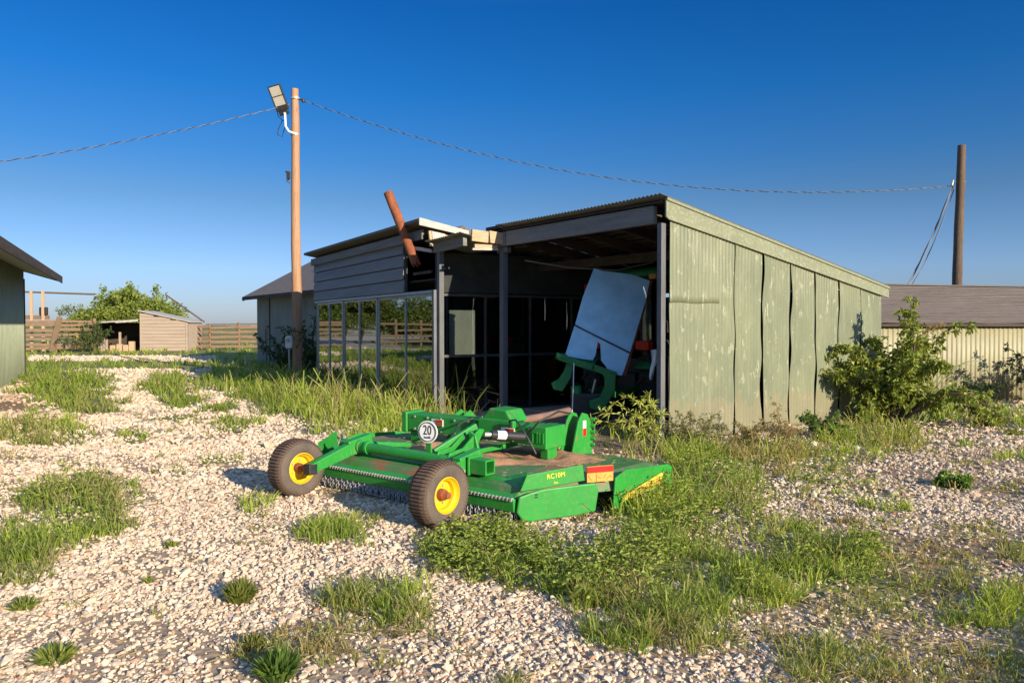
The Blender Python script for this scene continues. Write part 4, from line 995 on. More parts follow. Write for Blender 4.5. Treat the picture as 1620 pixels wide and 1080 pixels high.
# ================================================================== the cream building on the right
cb = thing('ribbed_outbuilding', 'low cream ribbed steel outbuilding under an old grey brown roof', 'building', (7.2, 15.25, 0), R(15))
p, nu, nv = corr(lambda u, v, w: (u, -w, v), 11.0, 1.72, .125, .022, 20, 2, True)
MB().grid(p, 440 * 2, 2).build('front_wall', M['cream'], cb, solid=.003, smooth=30)
MB().box(0, .04, .03, 4.4, 0, 1.72).build('end_wall', M['cream'], cb)
MB().box(0.04, 11, 4.3, 4.35, 0, 1.72).build('back_wall', M['cream'], cb)
MB().prism([(-.02, .03, 1.7), (-.02, 4.4, 1.7), (-.02, 2.2, 2.56)], (.03, 0, 0)).build('gable', M['cream'], cb)
def rslope(y0, z0, y1, z1, name):
    g = MB(); N = 22
    vs = []; fs = []
    for k in range(N):
        f0, f1 = k / N, (k + 1) / N
        a = (y0 + (y1 - y0) * f0, z0 + (z1 - z0) * f0); b = (y0 + (y1 - y0) * f1, z0 + (z1 - z0) * f1)
        for (yy, zz) in ((a[0], a[1] + .018), (b[0], b[1] + .001)):
            for q in range(23): vs.append((-.12 + 11.3 * q / 22, yy, zz + .012 * math.sin(q * 1.7 + k * .6) * (1 if k % 5 == 0 else .3)))
    for r_ in range(2 * N - 1):
        for q in range(22): fs.append((r_ * 23 + q, r_ * 23 + q + 1, (r_ + 1) * 23 + q + 1, (r_ + 1) * 23 + q))
    return g.add(vs, fs).build(name, M['oldroof'], cb, solid=.02)
rslope(-.16, 1.68, 2.2, 2.60, 'roof'); rslope(4.55, 1.68, 2.2, 2.60, 'roof')
MB().bar((-.12, 2.2, 2.625), (11.2, 2.2, 2.625), .14, .03).build('ridge_cap', M['oldroof'], cb, bevel=.01)
MB().box(-.1, 11.1, -.15, -.11, 1.62, 1.675).build('eave_trim', M['darkwood'], cb, bevel=.004)

# ================================================================== the pale green building on the left
lb = thing('ribbed_outbuilding', 'pale green ribbed building with deep dark eaves at the left edge', 'building', (-15.4, 23.5, 0), math.atan2(-.893, .45))
LL = 15.0
p, nu, nv = corr(lambda u, v, w: (u, w, v), LL, 3.46, .22, .04, 12, 2, True)
MB().grid(p, int(LL / .22 * 20), 2).build('side_wall', M['mint'], lb, solid=.003, smooth=30)
MB().box(-.03, .0, -8, .03, 0, 3.46).build('end_wall', M['mint'], lb)
MB().prism([(-.03, .03, 3.46), (-.03, -8, 3.46), (-.03, -4, 4.6)], (.03, 0, 0)).build('gable', M['mint'], lb)
MB().box(-.045, .06, .025, .06, 0, 3.1).build('corner_trim', M['darkwood'], lb)
def lz(y): return 3.16 + (1.02 - y) * .30
MB().prism([(-.45, 1.02, lz(1.02)), (-.45, -4.0, lz(-4.0)), (-.45, -4.0, lz(-4) + .06), (-.45, 1.02, lz(1.02) + .06)], (LL + .6, 0, 0)).build('roof', M['barnroof'], lb)
MB().prism([(-.45, -8.9, lz(1.02)), (-.45, -4.0, lz(-4.0)), (-.45, -4.0, lz(-4) + .06), (-.45, -8.9, lz(1.02) + .06)], (LL + .6, 0, 0)).build('roof', M['barnroof'], lb)
MB().box(-.46, LL + .16, 1.02, 1.05, lz(1.02) - .15, lz(1.02) + .07).build('fascia_board', M['darkwood'], lb, bevel=.005)
MB().prism([(-.44, 1.0, lz(1.0) - .09), (-.44, .04, lz(.04) - .09), (-.44, .04, lz(.04) - .06), (-.44, 1.0, lz(1.0) - .06)], (LL + .5, 0, 0)).build('soffit_board', M['white_trim'], lb)
MB().prism([(-.47, 1.02, lz(1.02) - .12), (-.47, -4, lz(-4) - .12), (-.47, -4, lz(-4) + .05), (-.47, 1.02, lz(1.02) + .05)], (.025, 0, 0)).build('rake_board', M['darkwood'], lb)

# ================================================================== the barn behind the office
ba = thing('gabled_barn', 'grey green barn with brown shingle roof behind the tall pole', 'barn', sl(2.25, 14.3), ROT)
p, nu, nv = corr(lambda u, v, w: (-w, u, v), 11.0, 3.05, .8, .012, 12, 2, True)
MB().grid(p, 160, 2).build('front_wall', M['barn'], ba, solid=.01)
for y in (0.0, 10.97): MB().prism([(0.02, y, 0), (6.6, y, 0), (6.6, y, 3.0), (3.3, y, 4.80), (0.02, y, 3.0)], (0, .03, 0)).build('gable_wall', M['barn'], ba)
MB().box(6.6, 6.63, 0, 11, 0, 3).build('back_wall', M['barn'], ba)
def bz(x): return 3.04 + .55 * x if x <= 3.3 else 3.04 + .55 * (6.6 - x)
for x0, x1 in ((-.5, 3.3), (7.1, 3.3)):
    z0, z1 = bz(x0), bz(x1)
    MB().prism([(x0, -.35, z0), (x1, -.35, z1), (x1, -.35, z1 + .09), (x0, -.35, z0 + .09)], (0, 11.75, 0)).build('roof', M['barnroof'], ba)
MB().prism([(-.5, 11.38, bz(-.5) - .10), (3.3, 11.38, bz(3.3) - .10), (3.3, 11.38, bz(3.3) + .08), (-.5, 11.38, bz(-.5) + .08)], (0, .035, 0)).build('rake_board', M['darkwood'], ba)
MB().box(-.53, -.50, -.33, 11.4, bz(-.5) - .06, bz(-.5) + .085).build('fascia_board', M['darkwood'], ba)
ra = MB()
for k in range(20): ra.box(-.48, 0, .1 + k * .57, .16 + k * .57, 2.78, 2.88)
ra.build('rafter_tails', M['darkwood'], ba)
dr = MB().box(-.06, -.03, 6.0, 9.2, .05, 2.85).build('sliding_door', M['barn'], ba, bevel=.006)
MB().box(-.085, -.062, 9.14, 9.22, .05, 2.9).build('door_edge', M['darkwood'], dr)
MB().box(-.10, -.061, 9.25, 9.6, 1.55, 1.62).build('latch', M['black'], dr)
MB().tube([(-.03, 9.72, .0), (-.05, 9.75, 1.2), (-.06, 9.68, 1.5), (-.04, 9.8, .9)], .015, 5).build('hanging_rope', M['black'], ba)

# ================================================================== the corral and shack far left
def plank(m, a, b, h=.17, t=.035): m.bar(a, b, t, h)
def fence(name, label, pts, rails, post_h, group=None, cat='fence', every=2.4, jitter=.05):
    o0 = Vector((pts[0].x, pts[0].y, 0)); t = thing(name, label, cat, o0, 0, group)
    for i in range(len(pts) - 1):
        a, b = Vector((pts[i].x, pts[i].y, 0)) - o0, Vector((pts[i + 1].x, pts[i + 1].y, 0)) - o0
        n = max(1, round((b - a).length / every)); m = MB(); d = (b - a).normalized(); nr = d.cross(Vector((0, 0, 1)))
        for k in range(n + 1):
            if k == n and i < len(pts) - 2: continue
            q = a.lerp(b, k / n); le = random.uniform(-jitter, jitter)
            MB().tube([q, q + Vector((le, 0, post_h * random.uniform(.93, 1.08)))], .09 * random.uniform(.8, 1.2), 9).build('post', M['corral'], t, smooth=50)
        for k in range(n):
            q0, q1 = a.lerp(b, k / n), a.lerp(b, (k + 1) / n)
            for z in rails:
                if random.random() < .06: continue
                j0, j1 = random.uniform(-jitter, jitter), random.uniform(-jitter, jitter)
                plank(m, q0 + nr * .11 + Vector((0, 0, z + j0)), q1 + nr * .11 + Vector((0, 0, z + j1)), .16 + random.uniform(-.03, .04))
        m.build('rails', M['corral'], t)
    return t
KZ = 47.0
fence('corral_fence', 'weathered brown plank fence left of the small shack', [at(-60, 520, 43), at(88, 520, 45), at(150, 520, 46.5)], (.25, .5, .78, 1.05, 1.35, 1.65, 1.85), 2.0)
tb_ = thing('leaning_board', 'broad plank leaning against the left corral fence', 'board', at(82, 550, 44.6))
MB().bar((0, 0, -.2), (.34, .25, 1.85), .32, .06, (0, 1, 0)).build('plank', M['corral'], tb_)
fence('corral_fence', 'weathered plank fence right of the small shack with gaps in its rails', [at(297, 520, 49), at(332, 520, 49), at(378, 520, 49.5), at(420, 520, 50)], (.25, .55, .85, 1.2, 1.5), 1.75)
wf = thing('wire_fence', 'thin far fence of dark posts and a top rail beyond the corral', 'fence', at(335, 512, 62))
wfo = at(335, 512, 62); wfo.z = 0; wf.location = wfo
for k in range(9): MB().tube([(k * 1.0, .1 * k, 0), (k * 1.0, .1 * k, 1.65)], .05, 6).build('post', M['darkpole'], wf)
MB().bar((-.5, 0, 1.70), (9, .9, 1.78), .05, .09).build('top_rail', M['darkpole'], wf)
# loading chute posts and long pipe
lc = thing('loading_chute', 'pair of thin pale posts rising above the left corral fence', 'chute', Vector((at(50, 520, 46).x, 46, 0)))
for k, (a, h) in enumerate(((0, 3.75), (.72, 3.75))): MB().bar((a, 0, 0), (a, 0, h), .14, .14).build('post', M['raw_wood'], lc, bevel=.01)
MB().box(-.55, 1.0, .1, .2, 2.0, 2.25).build('platform', M['corral'], lc)
MB().box(.45, .95, .0, .18, 2.25, 2.75).build('pulley', M['black'], lc, bevel=.05)
def longpipe(label, a, b, r=.055):
    t = thing('gate_boom', label, 'pipe', a); MB().tube([(0, 0, 0), b - a], r, 8).build('pipe', M['darkpole'], t, smooth=40)
    MB().tube([(b - a) * .02, (b - a) * .02 + Vector((0, 0, -.25))], .03, 6).build('hanger', M['black'], t)
longpipe('long level dark pipe above the left corral posts', at(20, 461, 45.9), at(150, 465.5, 46.6))
longpipe('dark pipe sloping down beyond the shack roof', at(262, 466, 50.5), at(323, 509, 49.5))
# shack
sh = thing('plank_shack', 'small pinkish plank shack with an open lean-to on its left', 'shack', Vector((at(222, 520, KZ).x, KZ, 0)), R(4))
w_ = 73 / F * KZ
bxm = MB()
for k in range(11):
    z0 = .02 + k * .215; z1 = z0 + .20
    if k > 8: x1 = w_ * (1 - (k - 8) * .36)
    else: x1 = w_
    if x1 < .3: break
    bxm.box(0, x1, -.02 - .012 * (k % 2), .02, z0, z1)
bxm.build('front_boards', M['shack'], sh)
MB().prism([(0, .02, 0), (w_, .02, 0), (w_, .02, 1.80), (0, .02, 2.46)], (0, .03, 0)).build('front_backing', M['darkwood'], sh)
MB().prism([(0, .05, 0), (0, 2.6, 0), (0, 2.6, 2.46), (0, .05, 2.46)], (.03, 0, 0)).build('side_wall', M['shack'], sh)
MB().prism([(w_ - .03, .05, 0), (w_ - .03, 2.6, 0), (w_ - .03, 2.6, 1.8), (w_ - .03, .05, 1.8)], (.03, 0, 0)).build('side_wall', M['shack'], sh)
MB().prism([(-.12, -.16, 2.53), (w_ + .18, -.16, 1.83), (w_ + .18, -.16, 1.88), (-.12, -.16, 2.58)], (0, 2.9, 0)).build('roof', M['white_trim'], sh, bevel=.005)
for x in (.04, w_ - .05): MB().box(x - .05, x + .05, -.06, -.035, 0, 2.4 if x < 1 else 1.78).build('corner_board', M['shack'], sh)
lw_ = 77 / F * KZ
MB().prism([(-lw_ - .1, -.25, 1.78), (.0, -.25, 1.98), (.0, -.25, 2.03), (-lw_ - .1, -.25, 1.83)], (0, 2.9, 0)).build('lean_to_roof', M['galv'], sh)
MB().bar((-lw_ - .1, -.27, 1.76), (-.02, -.27, 1.95), .03, .07).build('eave_strip', M['white_trim'], sh)
MB().bar((-lw_ * .45, -.29, 1.80), (-.02, -.29, 1.90), .03, .05).build('eave_strip', M['white_trim'], sh)
MB().box(-lw_, -lw_ + .14, -.1, .04, 0, 1.76).build('post', M['corral'], sh)
MB().box(-lw_, 0, 2.4, 2.44, 0, 1.8).build('back_wall', M['darkwood'], sh)
MB().box(-lw_, -lw_ + .03, .1, 2.4, 0, 1.75).build('side_wall', M['darkwood'], sh)
fp = MB()
for k in range(6): fp.box(-lw_ + .15 + k * .16, -lw_ + .27 + k * .16, 0, .04, 0, 1.15 - .08 * k)
fp.build('partition_boards', M['shack'], sh); MB().box(-1.5, -1.38, .4, .5, 0, 1.2).build('inner_post', M['shack'], sh)
tg = MB()
for k, (x, h) in enumerate(((-1.9, .38), (-1.5, .45), (-1.1, .4), (-.75, .62))): tg.box(x, x + .32, .02, .3, 0, h)
tg.build('feed_trough', M['raw_wood'], sh, bevel=.03)
# a hose lying over the gravel track
hx = [gat(x, y) for x, y in ((183, 562), (196, 566), (215, 571), (236, 574))]
tag(MB().tube([(float(a), float(b), .03 + float(gz(a, b))) for a, b in hx], .04, 6).build('pipe', M['darkpole'], None, smooth=40), 'dark length of pipe lying across the gravel track', 'pipe')

# ================================================================== plants
def leaves_mesh(name, P, Dv, Ln, Wd, colr, mat, parent=None, fold=.25):
    """diamond leaves: base points, directions, lengths, widths"""
    n = len(P); up = RNG.normal(size=(n, 3)); up[:, 2] += 1.0
    side = np.cross(Dv, up); side /= np.linalg.norm(side, axis=1)[:, None] + 1e-9
    nrm = np.cross(side, Dv)
    mid = P + Dv * (Ln * .45)[:, None]
    a = mid + side * (Wd / 2)[:, None] + nrm * (Wd * fold)[:, None]; b = mid - side * (Wd / 2)[:, None] + nrm * (Wd * fold)[:, None]
    tip = P + Dv * Ln[:, None] - np.array([0, 0, 1]) * (Ln * .12)[:, None]
    V = np.stack([P, a, tip, b], 1).reshape(-1, 3); i = np.arange(n)[:, None] * 4
    loops = np.concatenate([i + 0, i + 1, i + 2, i + 0, i + 2, i + 3], 1).reshape(-1)
    return fast_mesh(name, V, loops, np.full(2 * n, 3), mat, np.repeat(colr, 4, 0), False, parent)
def leafcol(n, c1, c2, warm=0.08):
    t = RNG.random((n, 1)); c = np.array(c1) * (1 - t) + np.array(c2) * t
    return np.clip(c * (1 + RNG.normal(size=(n, 1)) * .16), .005, 1)
def branchy(base, n, length, spread, droop, twig, per, seed, up=1.0, azim=None, tw_len=.35):
    """stems as polylines and leaf places along twigs"""
    rg = np.random.default_rng(seed); stems = []; P = []; Dv = []
    for i in range(n):
        az = rg.uniform(0, 2 * math.pi) if azim is None else rg.uniform(*azim)
        el = rg.uniform(.25, 1.0) * spread; l = length * rg.uniform(.65, 1.1)
        d = np.array([math.cos(az) * math.sin(el), math.sin(az) * math.sin(el), math.cos(el) * up]); p = np.array(base, float) + np.array([rg.normal() * .04, rg.normal() * .04, 0]); pts = [p.copy()]
        for k in range(10):
            d = d + np.array([rg.normal() * .10, rg.normal() * .10, rg.normal() * .06 - droop * k / 10]); d /= np.linalg.norm(d)
            p = p + d * l / 10; p[2] = max(p[2], .03); pts.append(p.copy())
            if k >= 2:
                for q in range(twig):
                    td = d * .5 + rg.normal(size=3) * .75; td /= np.linalg.norm(td); tl = l * tw_len * rg.uniform(.4, 1) * (1.15 - k / 14)
                    tp = p.copy(); tpts = [tp.copy()]
                    for m_ in range(4):
                        td = td + np.array([0, 0, -droop * .25]) + rg.normal(size=3) * .12; td /= np.linalg.norm(td)
                        tp = tp + td * tl / 4; tpts.append(tp.copy())
                    if rg.random() < .45: stems.append((tpts, .004))
                    for m_ in range(per):
                        f = rg.uniform(.1, 1) * 4; k0 = min(int(f), 3); pp = tpts[k0] + (tpts[k0 + 1] - tpts[k0]) * (f - k0)
                        ld = td * .5 + rg.normal(size=3) * .7; ld /= np.linalg.norm(ld); P.append(pp); Dv.append(ld)
        stems.append((pts, .012 * length))
    return stems, np.array(P), np.array(Dv)
def plant(name, label, cat, loc, stems, P, Dv, ll, lw, c1, c2, group=None, smat='bark', crown='foliage', sname='stem'):
    t = thing(name, label, cat, loc, 0, group)
    m = MB()
    for pts, r in stems: m.tube(pts, [r * (1 - .75 * k / (len(pts) - 1)) for k in range(len(pts))], 5)
    m.build(sname, M[smat], t, smooth=60)
    n = len(P); Ln = ll * RNG.uniform(.6, 1.25, n); Wd = lw * RNG.uniform(.7, 1.2, n)
    leaves_mesh(crown, P, Dv, Ln, Wd, leafcol(n, c1, c2), M['leaf'], t)
    return t
M['stem'] = weathered('green_brown_stem', (0.14, 0.13, 0.05), (0.10, 0.09, 0.04), 10, 0.8)

# big shrub against the right wall
bx_, by_ = gat(1402, 669)
s1, P1, D1 = branchy((0, -.1, 0), 18, 1.85, .58, .35, 7, 9, 3, tw_len=.22)
s2, P2, D2 = branchy((.15, -.1, 0), 7, 2.45, .85, .60, 4, 9, 8, azim=(-.7, .1), tw_len=.17)
s3, P3, D3 = branchy((-.1, .0, 0), 4, 1.0, .8, .4, 5, 8, 18, azim=(3.4, 4.6), tw_len=.25)
plant('leafy_shrub', 'leafy green shrub with arching branches against the corrugated wall', 'shrub', (float(bx_), float(by_), 0), s1 + s2 + s3, np.vstack([P1, P2, P3]), np.vstack([D1, D2, D3]), .095, .048, (.14, .20, .03), (.36, .38, .08))
# arching reeds beside it
rd = thing('arching_reed', 'tall arching reed bending right beside the leafy shrub', 'plant', (float(bx_) + .35, float(by_) - .1, 0))
rm_ = MB()
def strap(pts, w):
    vs = []; fs = []
    for i, p_ in enumerate(pts):
        ww = w * (1 - (i / (len(pts) - 1)) ** 2.2) + .002; dd = (pts[min(i + 1, len(pts) - 1)] - pts[max(i - 1, 0)]).normalized(); sd = dd.cross(Vector((.35, -1, .2))).normalized()
        vs += [p_ - sd * ww / 2, p_ + sd * ww / 2]
        if i: fs.append((2 * i - 2, 2 * i - 1, 2 * i + 1, 2 * i))
    rm_.add(vs, fs)
def arch(dx, dy, h, reach, n=12): return [Vector((dx + reach * (k / n) ** 1.15, dy, h * math.sin(math.pi * .62 * (k / n)) * 1.05)) for k in range(n + 1)]
for (dx, dy, h, re) in ((.0, 0, .95, 1.15), (.12, .05, 1.0, 1.25), (.05, -.1, .7, .95), (.2, -.05, .55, .9), (-.1, .1, .85, .7), (.15, -.1, .5, .6), (.3, .0, .62, .5)): strap(arch(dx, dy, h, re), .028)
M['reed'] = weathered('green_reed_blade', (.14, .17, .04), (.09, .12, .03), 6, .6)
rm_.build('blades', M['reed'], rd, solid=.002)
sd_ = MB()
sd_.tube([(-.1, .1, 0), (.0, .1, .9), (.15, .1, 1.4), (.38, .1, 1.62)], .008, 5)
sd_.build('flower_stalk', M['stem'], rd)
n = 160; tt = RNG.random(n); P = np.stack([.22 + .36 * tt, .1 + RNG.normal(size=n) * .03, 1.52 + .12 * tt + RNG.normal(size=n) * .025], 1); Dv = RNG.normal(size=(n, 3)) + np.array([1.3, 0, .2]); Dv /= np.linalg.norm(Dv, axis=1)[:, None]
leaves_mesh('seed_head', P, Dv, np.full(n, .09), np.full(n, .012), leafcol(n, (.30, .20, .07), (.42, .30, .12)), M['leaf'], rd)

# willow-leaved weed at the shed corner
wx_, wy_ = gat(1040, 716)
st_, Pw, Dw = [], [], []
rg = np.random.default_rng(5)
for (ax_, rise) in ((-.92, .42), (-.60, .62), (-.42, .72), (-.75, .55), (-.25, .66), (-.05, .62), (.06, .52), (-.5, .42), (-.3, .50), (-.15, .4), (-.65, .35), (.0, .3), (-.1, .72)):
    pts = []; n_ = 14; dy = rg.uniform(-.25, .2)
    for k in range(n_ + 1):
        f = k / n_; pts.append(np.array([ax_ * f ** 1.2 + rg.normal() * .008, dy * f, rise * (1 - (1 - f) ** 1.8) + rg.normal() * .008]))
    st_.append((pts, .006))
    for k in range(4, n_ + 1):
        for q in range(6 if k > n_ - 3 else 3):
            d = rg.normal(size=3) + (pts[k] - pts[k - 1]) * 18 * .5 + np.array([0, 0, .15]); d /= np.linalg.norm(d); Pw.append(pts[k]); Dw.append(d)
plant('willow_weed', 'yellow green narrow-leaved weed leaning left from the shed corner', 'weed', (float(wx_), float(wy_), 0), st_, np.array(Pw), np.array(Dw), .105, .020, (.34, .38, .07), (.52, .54, .13), smat='stem')

def small_weed(px, py, h, seed, label, c1, c2, ll=.05, lw=.02, n=9, group=None, spread=.8, name='broadleaf_weed', depth=None):
    x, y = gat(px, py) if depth is None else (at(px, 520, depth).x, depth)
    s_, P_, D_ = branchy((0, 0, 0), n, h, spread, .25, 3, 6, seed, tw_len=.3)
    return plant(name, label, 'weed', (float(x), float(y), 0), s_, P_, D_, ll, lw, c1, c2, group, 'stem')
DK1, DK2 = (.04, .07, .02), (.08, .11, .035)  # leaf colours carry the shade in which these bushes stand
small_weed(1100, 706, .62, 21, 'straggly olive weed at the foot of the first wall sheet', (.13, .14, .05), (.24, .22, .09), .05, .014)
small_weed(1236, 708, .62, 22, 'dry tan weed at the foot of the wall between two dark slits', (.28, .20, .08), (.42, .30, .13), .045, .010)
small_weed(1180, 712, .45, 23, 'low dry weed before the widest dark slit', (.20, .18, .07), (.34, .26, .11), .05, .012)
small_weed(1300, 692, .45, 24, 'bushy bright green weed left of the leafy shrub', (.08, .14, .03), (.16, .24, .05), .05, .03, 12)
small_weed(1510, 768, .16, 25, 'low dark green broadleaf weed alone on the right gravel', (.12, .22, .04), (.22, .34, .07), .05, .035, 11, None, 1.3)
small_weed(1546, 640, .75, 26, 'shade-darkened bush at the foot of the cream wall', (.03, .06, .03), (.07, .10, .05), .07, .03, 12, None, .8, 'dark_bush')  # shade over this bush is put into its leaf colours
small_weed(1640, 640, 1.35, 27, 'spreading shadow-dark bush at the right edge before the cream wall', (.035, .05, .035), (.07, .085, .05), .09, .05, 14, None, .75, 'dark_bush')  # dark leaves stand in for the shadow on the cream wall
small_weed(447, 575, 1.55, 28, 'shade-darkened bush left of the tall pole below the barn door', DK1, DK2, .10, .05, 10, None, .55, 'dark_bush', 24.5)
small_weed(490, 575, 2.0, 29, 'shade-darkened bush between the tall pole and the glass doors', DK1, DK2, .10, .05, 12, None, .5, 'dark_bush', 23.5)
small_weed(148, 548, 2.0, 30, 'dark green bush growing under the shack lean-to edge', (.05, .08, .02), (.10, .14, .04), .14, .07, 12, None, .6, 'dark_bush', 45.6)
# round tufts alone on the gravel
def tuft(px, py, r, h, n, label, c1, c2, seed, w=.008, group=None):
    x, y = gat(px, py); rg = np.random.default_rng(seed)
    m = n; az = rg.uniform(0, 2 * math.pi, m); rr = r * np.sqrt(rg.random(m)); le = rr / r
    base = np.stack([np.cos(az) * rr * .45, np.sin(az) * rr * .45, np.zeros(m)], 1)
    tip = np.stack([np.cos(az) * rr * 1.0, np.sin(az) * rr * 1.0, h * (1.05 - .55 * le ** 1.6) * rg.uniform(.6, 1.1, m)], 1)
    mid = (base + tip) / 2; mid[:, 2] += h * .14
    sd = np.stack([-np.sin(az + rg.normal(size=m)), np.cos(az + rg.normal(size=m)), np.zeros(m)], 1) * (w * rg.uniform(.6, 1.3, m))[:, None]
    V = np.stack([base - sd * .6, base + sd * .6, mid - sd, mid + sd, tip], 1).reshape(-1, 3); i = np.arange(m)[:, None] * 5
    loops = np.concatenate([i, i + 1, i + 3, i + 2, i + 2, i + 3, i + 4], 1).reshape(-1); sizes = np.tile([4, 3], m)
    o = fast_mesh('weed_tuft', V, loops, sizes, M['blade'], np.repeat(leafcol(m, c1, c2), 5, 0))
    o.location = (float(x), float(y), float(gz(x, y)))
    return tag(o, label, 'weed', group)
LG, YG, DG = (.15, .22, .04), (.36, .37, .08), (.11, .20, .05)
TG = 'weed tufts alone on the gravel'
tuft(380, 950, .125, .15, 520, 'round yellow green tuft standing alone on pale gravel', (.15, .19, .04), (.27, .28, .07), 1, .007, TG)
tuft(402, 1026, .08, .09, 140, 'small yellow green tuft above the bottom dark tuft', (.15, .18, .04), (.28, .27, .07), 2, .007, TG)
tuft(440, 1072, .14, .15, 420, 'dark green tuft cut by the bottom edge of the photo', DG, LG, 3, .008, TG)
tuft(88, 1046, .14, .09, 110, 'sparse flat green tuft near the bottom left corner', LG, YG, 4, .008, TG)
tuft(38, 964, .12, .08, 110, 'flattened yellow green tuft at the left edge', LG, YG, 5, .007, TG)
tuft(271, 862, .07, .06, 70, 'tiny olive tuft on the gravel left of centre', LG, YG, 6, .006, TG)
tuft(234, 920, .05, .05, 60, 'tiny bright tuft between stones, below the olive one', LG, YG, 7, .006, TG)
tuft(490, 776, .07, .17, 60, 'thin green weed at the foot of the left wheel', LG, YG, 8, .007, TG)

# trees
def tree(label, loc, w, h, seed, c1, c2, nb=26, ll=.30, lw=.17, low=.25, name='bushy_tree'):
    rg = np.random.default_rng(seed); t = thing(name, label, 'tree', loc)
    tm = MB(); P = []; Dv = []
    for k in range(4):
        a = rg.uniform(0, 6.28); tm.tube([(0, 0, 0), (math.cos(a) * w * .06, math.sin(a) * w * .06, h * .3), (math.cos(a) * w * .22, math.sin(a) * w * .2, h * .62)], [.16, .12, .05], 7)
    tm.build('trunk', M['bark'], t, smooth=60)
    for k in range(nb):
        a = rg.uniform(0, 6.28); q = math.sqrt(rg.random()); cx, cy = math.cos(a) * q * w * .44, math.sin(a) * q * w * .44
        top = h * (1 - .42 * (q ** 2)) * rg.uniform(.85, 1.04); cz = rg.uniform(low * h, top * .86); cr = w * rg.uniform(.07, .14)
        n = int(240 * rg.uniform(.6, 1.2)); v = rg.normal(size=(n, 3)); v /= np.linalg.norm(v, axis=1)[:, None]; rad = cr * rg.random((n, 1)) ** .45
        P.append(np.array([cx, cy, cz]) + v * rad * np.array([1.15, 1.15, .8])); d = v + rg.normal(size=(n, 3)) * .7; Dv.append(d / np.linalg.norm(d, axis=1)[:, None])
    for k in range(14):
        a = rg.uniform(0, 6.28); q = rg.uniform(.1, .42); b0 = np.array([math.cos(a) * q * w, math.sin(a) * q * w, h * (.92 - .5 * q)]); d0 = np.array([rg.normal() * .3, rg.normal() * .3, 1]); 
        n = 26; f = rg.random((n, 1)); P.append(b0 + d0 * f * h * .16 + rg.normal(size=(n, 3)) * .1); d = d0 + rg.normal(size=(n, 3)); Dv.append(d / np.linalg.norm(d, axis=1)[:, None])
    P = np.vstack(P); Dv = np.vstack(Dv); n = len(P)
    leaves_mesh('crown', P, Dv, ll * RNG.uniform(.6, 1.2, n), lw * RNG.uniform(.7, 1.2, n), leafcol(n, c1, c2), M['leaf'], t)
    return t
def tloc(px, Z): return (at(px, 520, Z).x, Z, 0)
tree('rounded green tree rising behind the plank shack', tloc(212, 54), 7.6, 4.5, 41, (.13, .185, .03), (.28, .31, .06), 140)
tree('thin pale shrub tree left of the rounded green tree', tloc(118, 62), 3.2, 3.2, 42, (.14, .18, .08), (.21, .24, .11), 9, .26, .12, .35)
# beyond the left edge, mirrored in the glass doors
tree('dense tree beyond the left building, tallest of those mirrored in the glass doors', (-40, 49, 0), 8.5, 6.4, 43, (.07, .11, .02), (.16, .19, .04), 70)
tree('low tree beyond the left building, mirrored in the glass door beside the corner post', (-43, 42.5, 0), 8.0, 4.4, 44, (.07, .11, .02), (.16, .19, .04), 70)
fence('corral_fence', 'plank fence beyond the left building, mirrored in the glass doors', [Vector((-62, 38, 0)), Vector((-44, 38.5, 0)), Vector((-32, 40, 0))], (.4, .85, 1.3, 1.7), 1.95)

# ================================================================== grass
CLR = {0: ((.155, .235, .030), (.38, .45, .090)), 1: ((.27, .36, .045), (.52, .58, .12)), 2: ((.32, .27, .10), (.52, .43, .20)), 3: ((.22, .27, .06), (.42, .42, .13))}
def blades(name, X, Y, H, K, nper, seed, mat, rscale=1.0):
    """tufts at X, Y of height H, colour class K, nper blades in each"""
    rg = np.random.default_rng(seed); T = len(X)
    ti = np.repeat(np.arange(T), nper); n = len(ti)
    h0 = H[ti]; az = rg.uniform(0, 2 * math.pi, n); rr = np.sqrt(rg.random(n)); dist = np.hypot(X, Y)[ti]
    rad = (.022 + .22 * h0) * rr * rscale
    bx = X[ti] + np.cos(az) * rad; by = Y[ti] + np.sin(az) * rad
    h = h0 * rg.uniform(.45, 1.15, n) * (1.1 - .35 * rr)
    lean = h * (.15 + 1.05 * rr * rg.uniform(.3, 1.3, n)); la = az + rg.normal(size=n) * .7
    bz_ = gz(bx, by) - .006
    base = np.stack([bx, by, bz_], 1)
    dirv = np.stack([np.cos(la), np.sin(la), np.zeros(n)], 1)
    p1 = base + dirv * (lean * .22)[:, None]; p1[:, 2] += h * .5
    p2 = base + dirv * (lean * .60)[:, None]; p2[:, 2] += h * .84
    tip = base + dirv * lean[:, None]; tip[:, 2] += h * (1.0 - .25 * rr)
    w = np.maximum(.0042 + .022 * h, .0012 * dist) * rg.uniform(.6, 1.3, n)
    sa = la + math.pi / 2 + rg.normal(size=n) * .9
    sd = np.stack([np.cos(sa), np.sin(sa), np.zeros(n)], 1) * (w / 2)[:, None]
    V = np.stack([base - sd, base + sd, p1 - sd, p1 + sd, p2 - sd * .7, p2 + sd * .7, tip], 1).reshape(-1, 3)
    i = np.arange(n)[:, None] * 7
    loops = np.concatenate([i, i + 1, i + 3, i + 2, i + 2, i + 3, i + 5, i + 4, i + 4, i + 5, i + 6], 1).reshape(-1)
    sizes = np.tile([4, 4, 3], n)
    t = rg.random((n, 1)) * .5 + rg.random((T, 1))[ti] * .5
    c1 = np.array([CLR[k][0] for k in range(4)])[K[ti]]; c2 = np.array([CLR[k][1] for k in range(4)])[K[ti]]
    c = c1 * (1 - t) + c2 * t
    dry = rg.random(n) < .07
    c[dry] = np.array((.30, .24, .11)) * rg.uniform(.7, 1.2, (dry.sum(), 1))
    return fast_mesh(name, V, loops, sizes, mat, np.repeat(c, 7, 0))
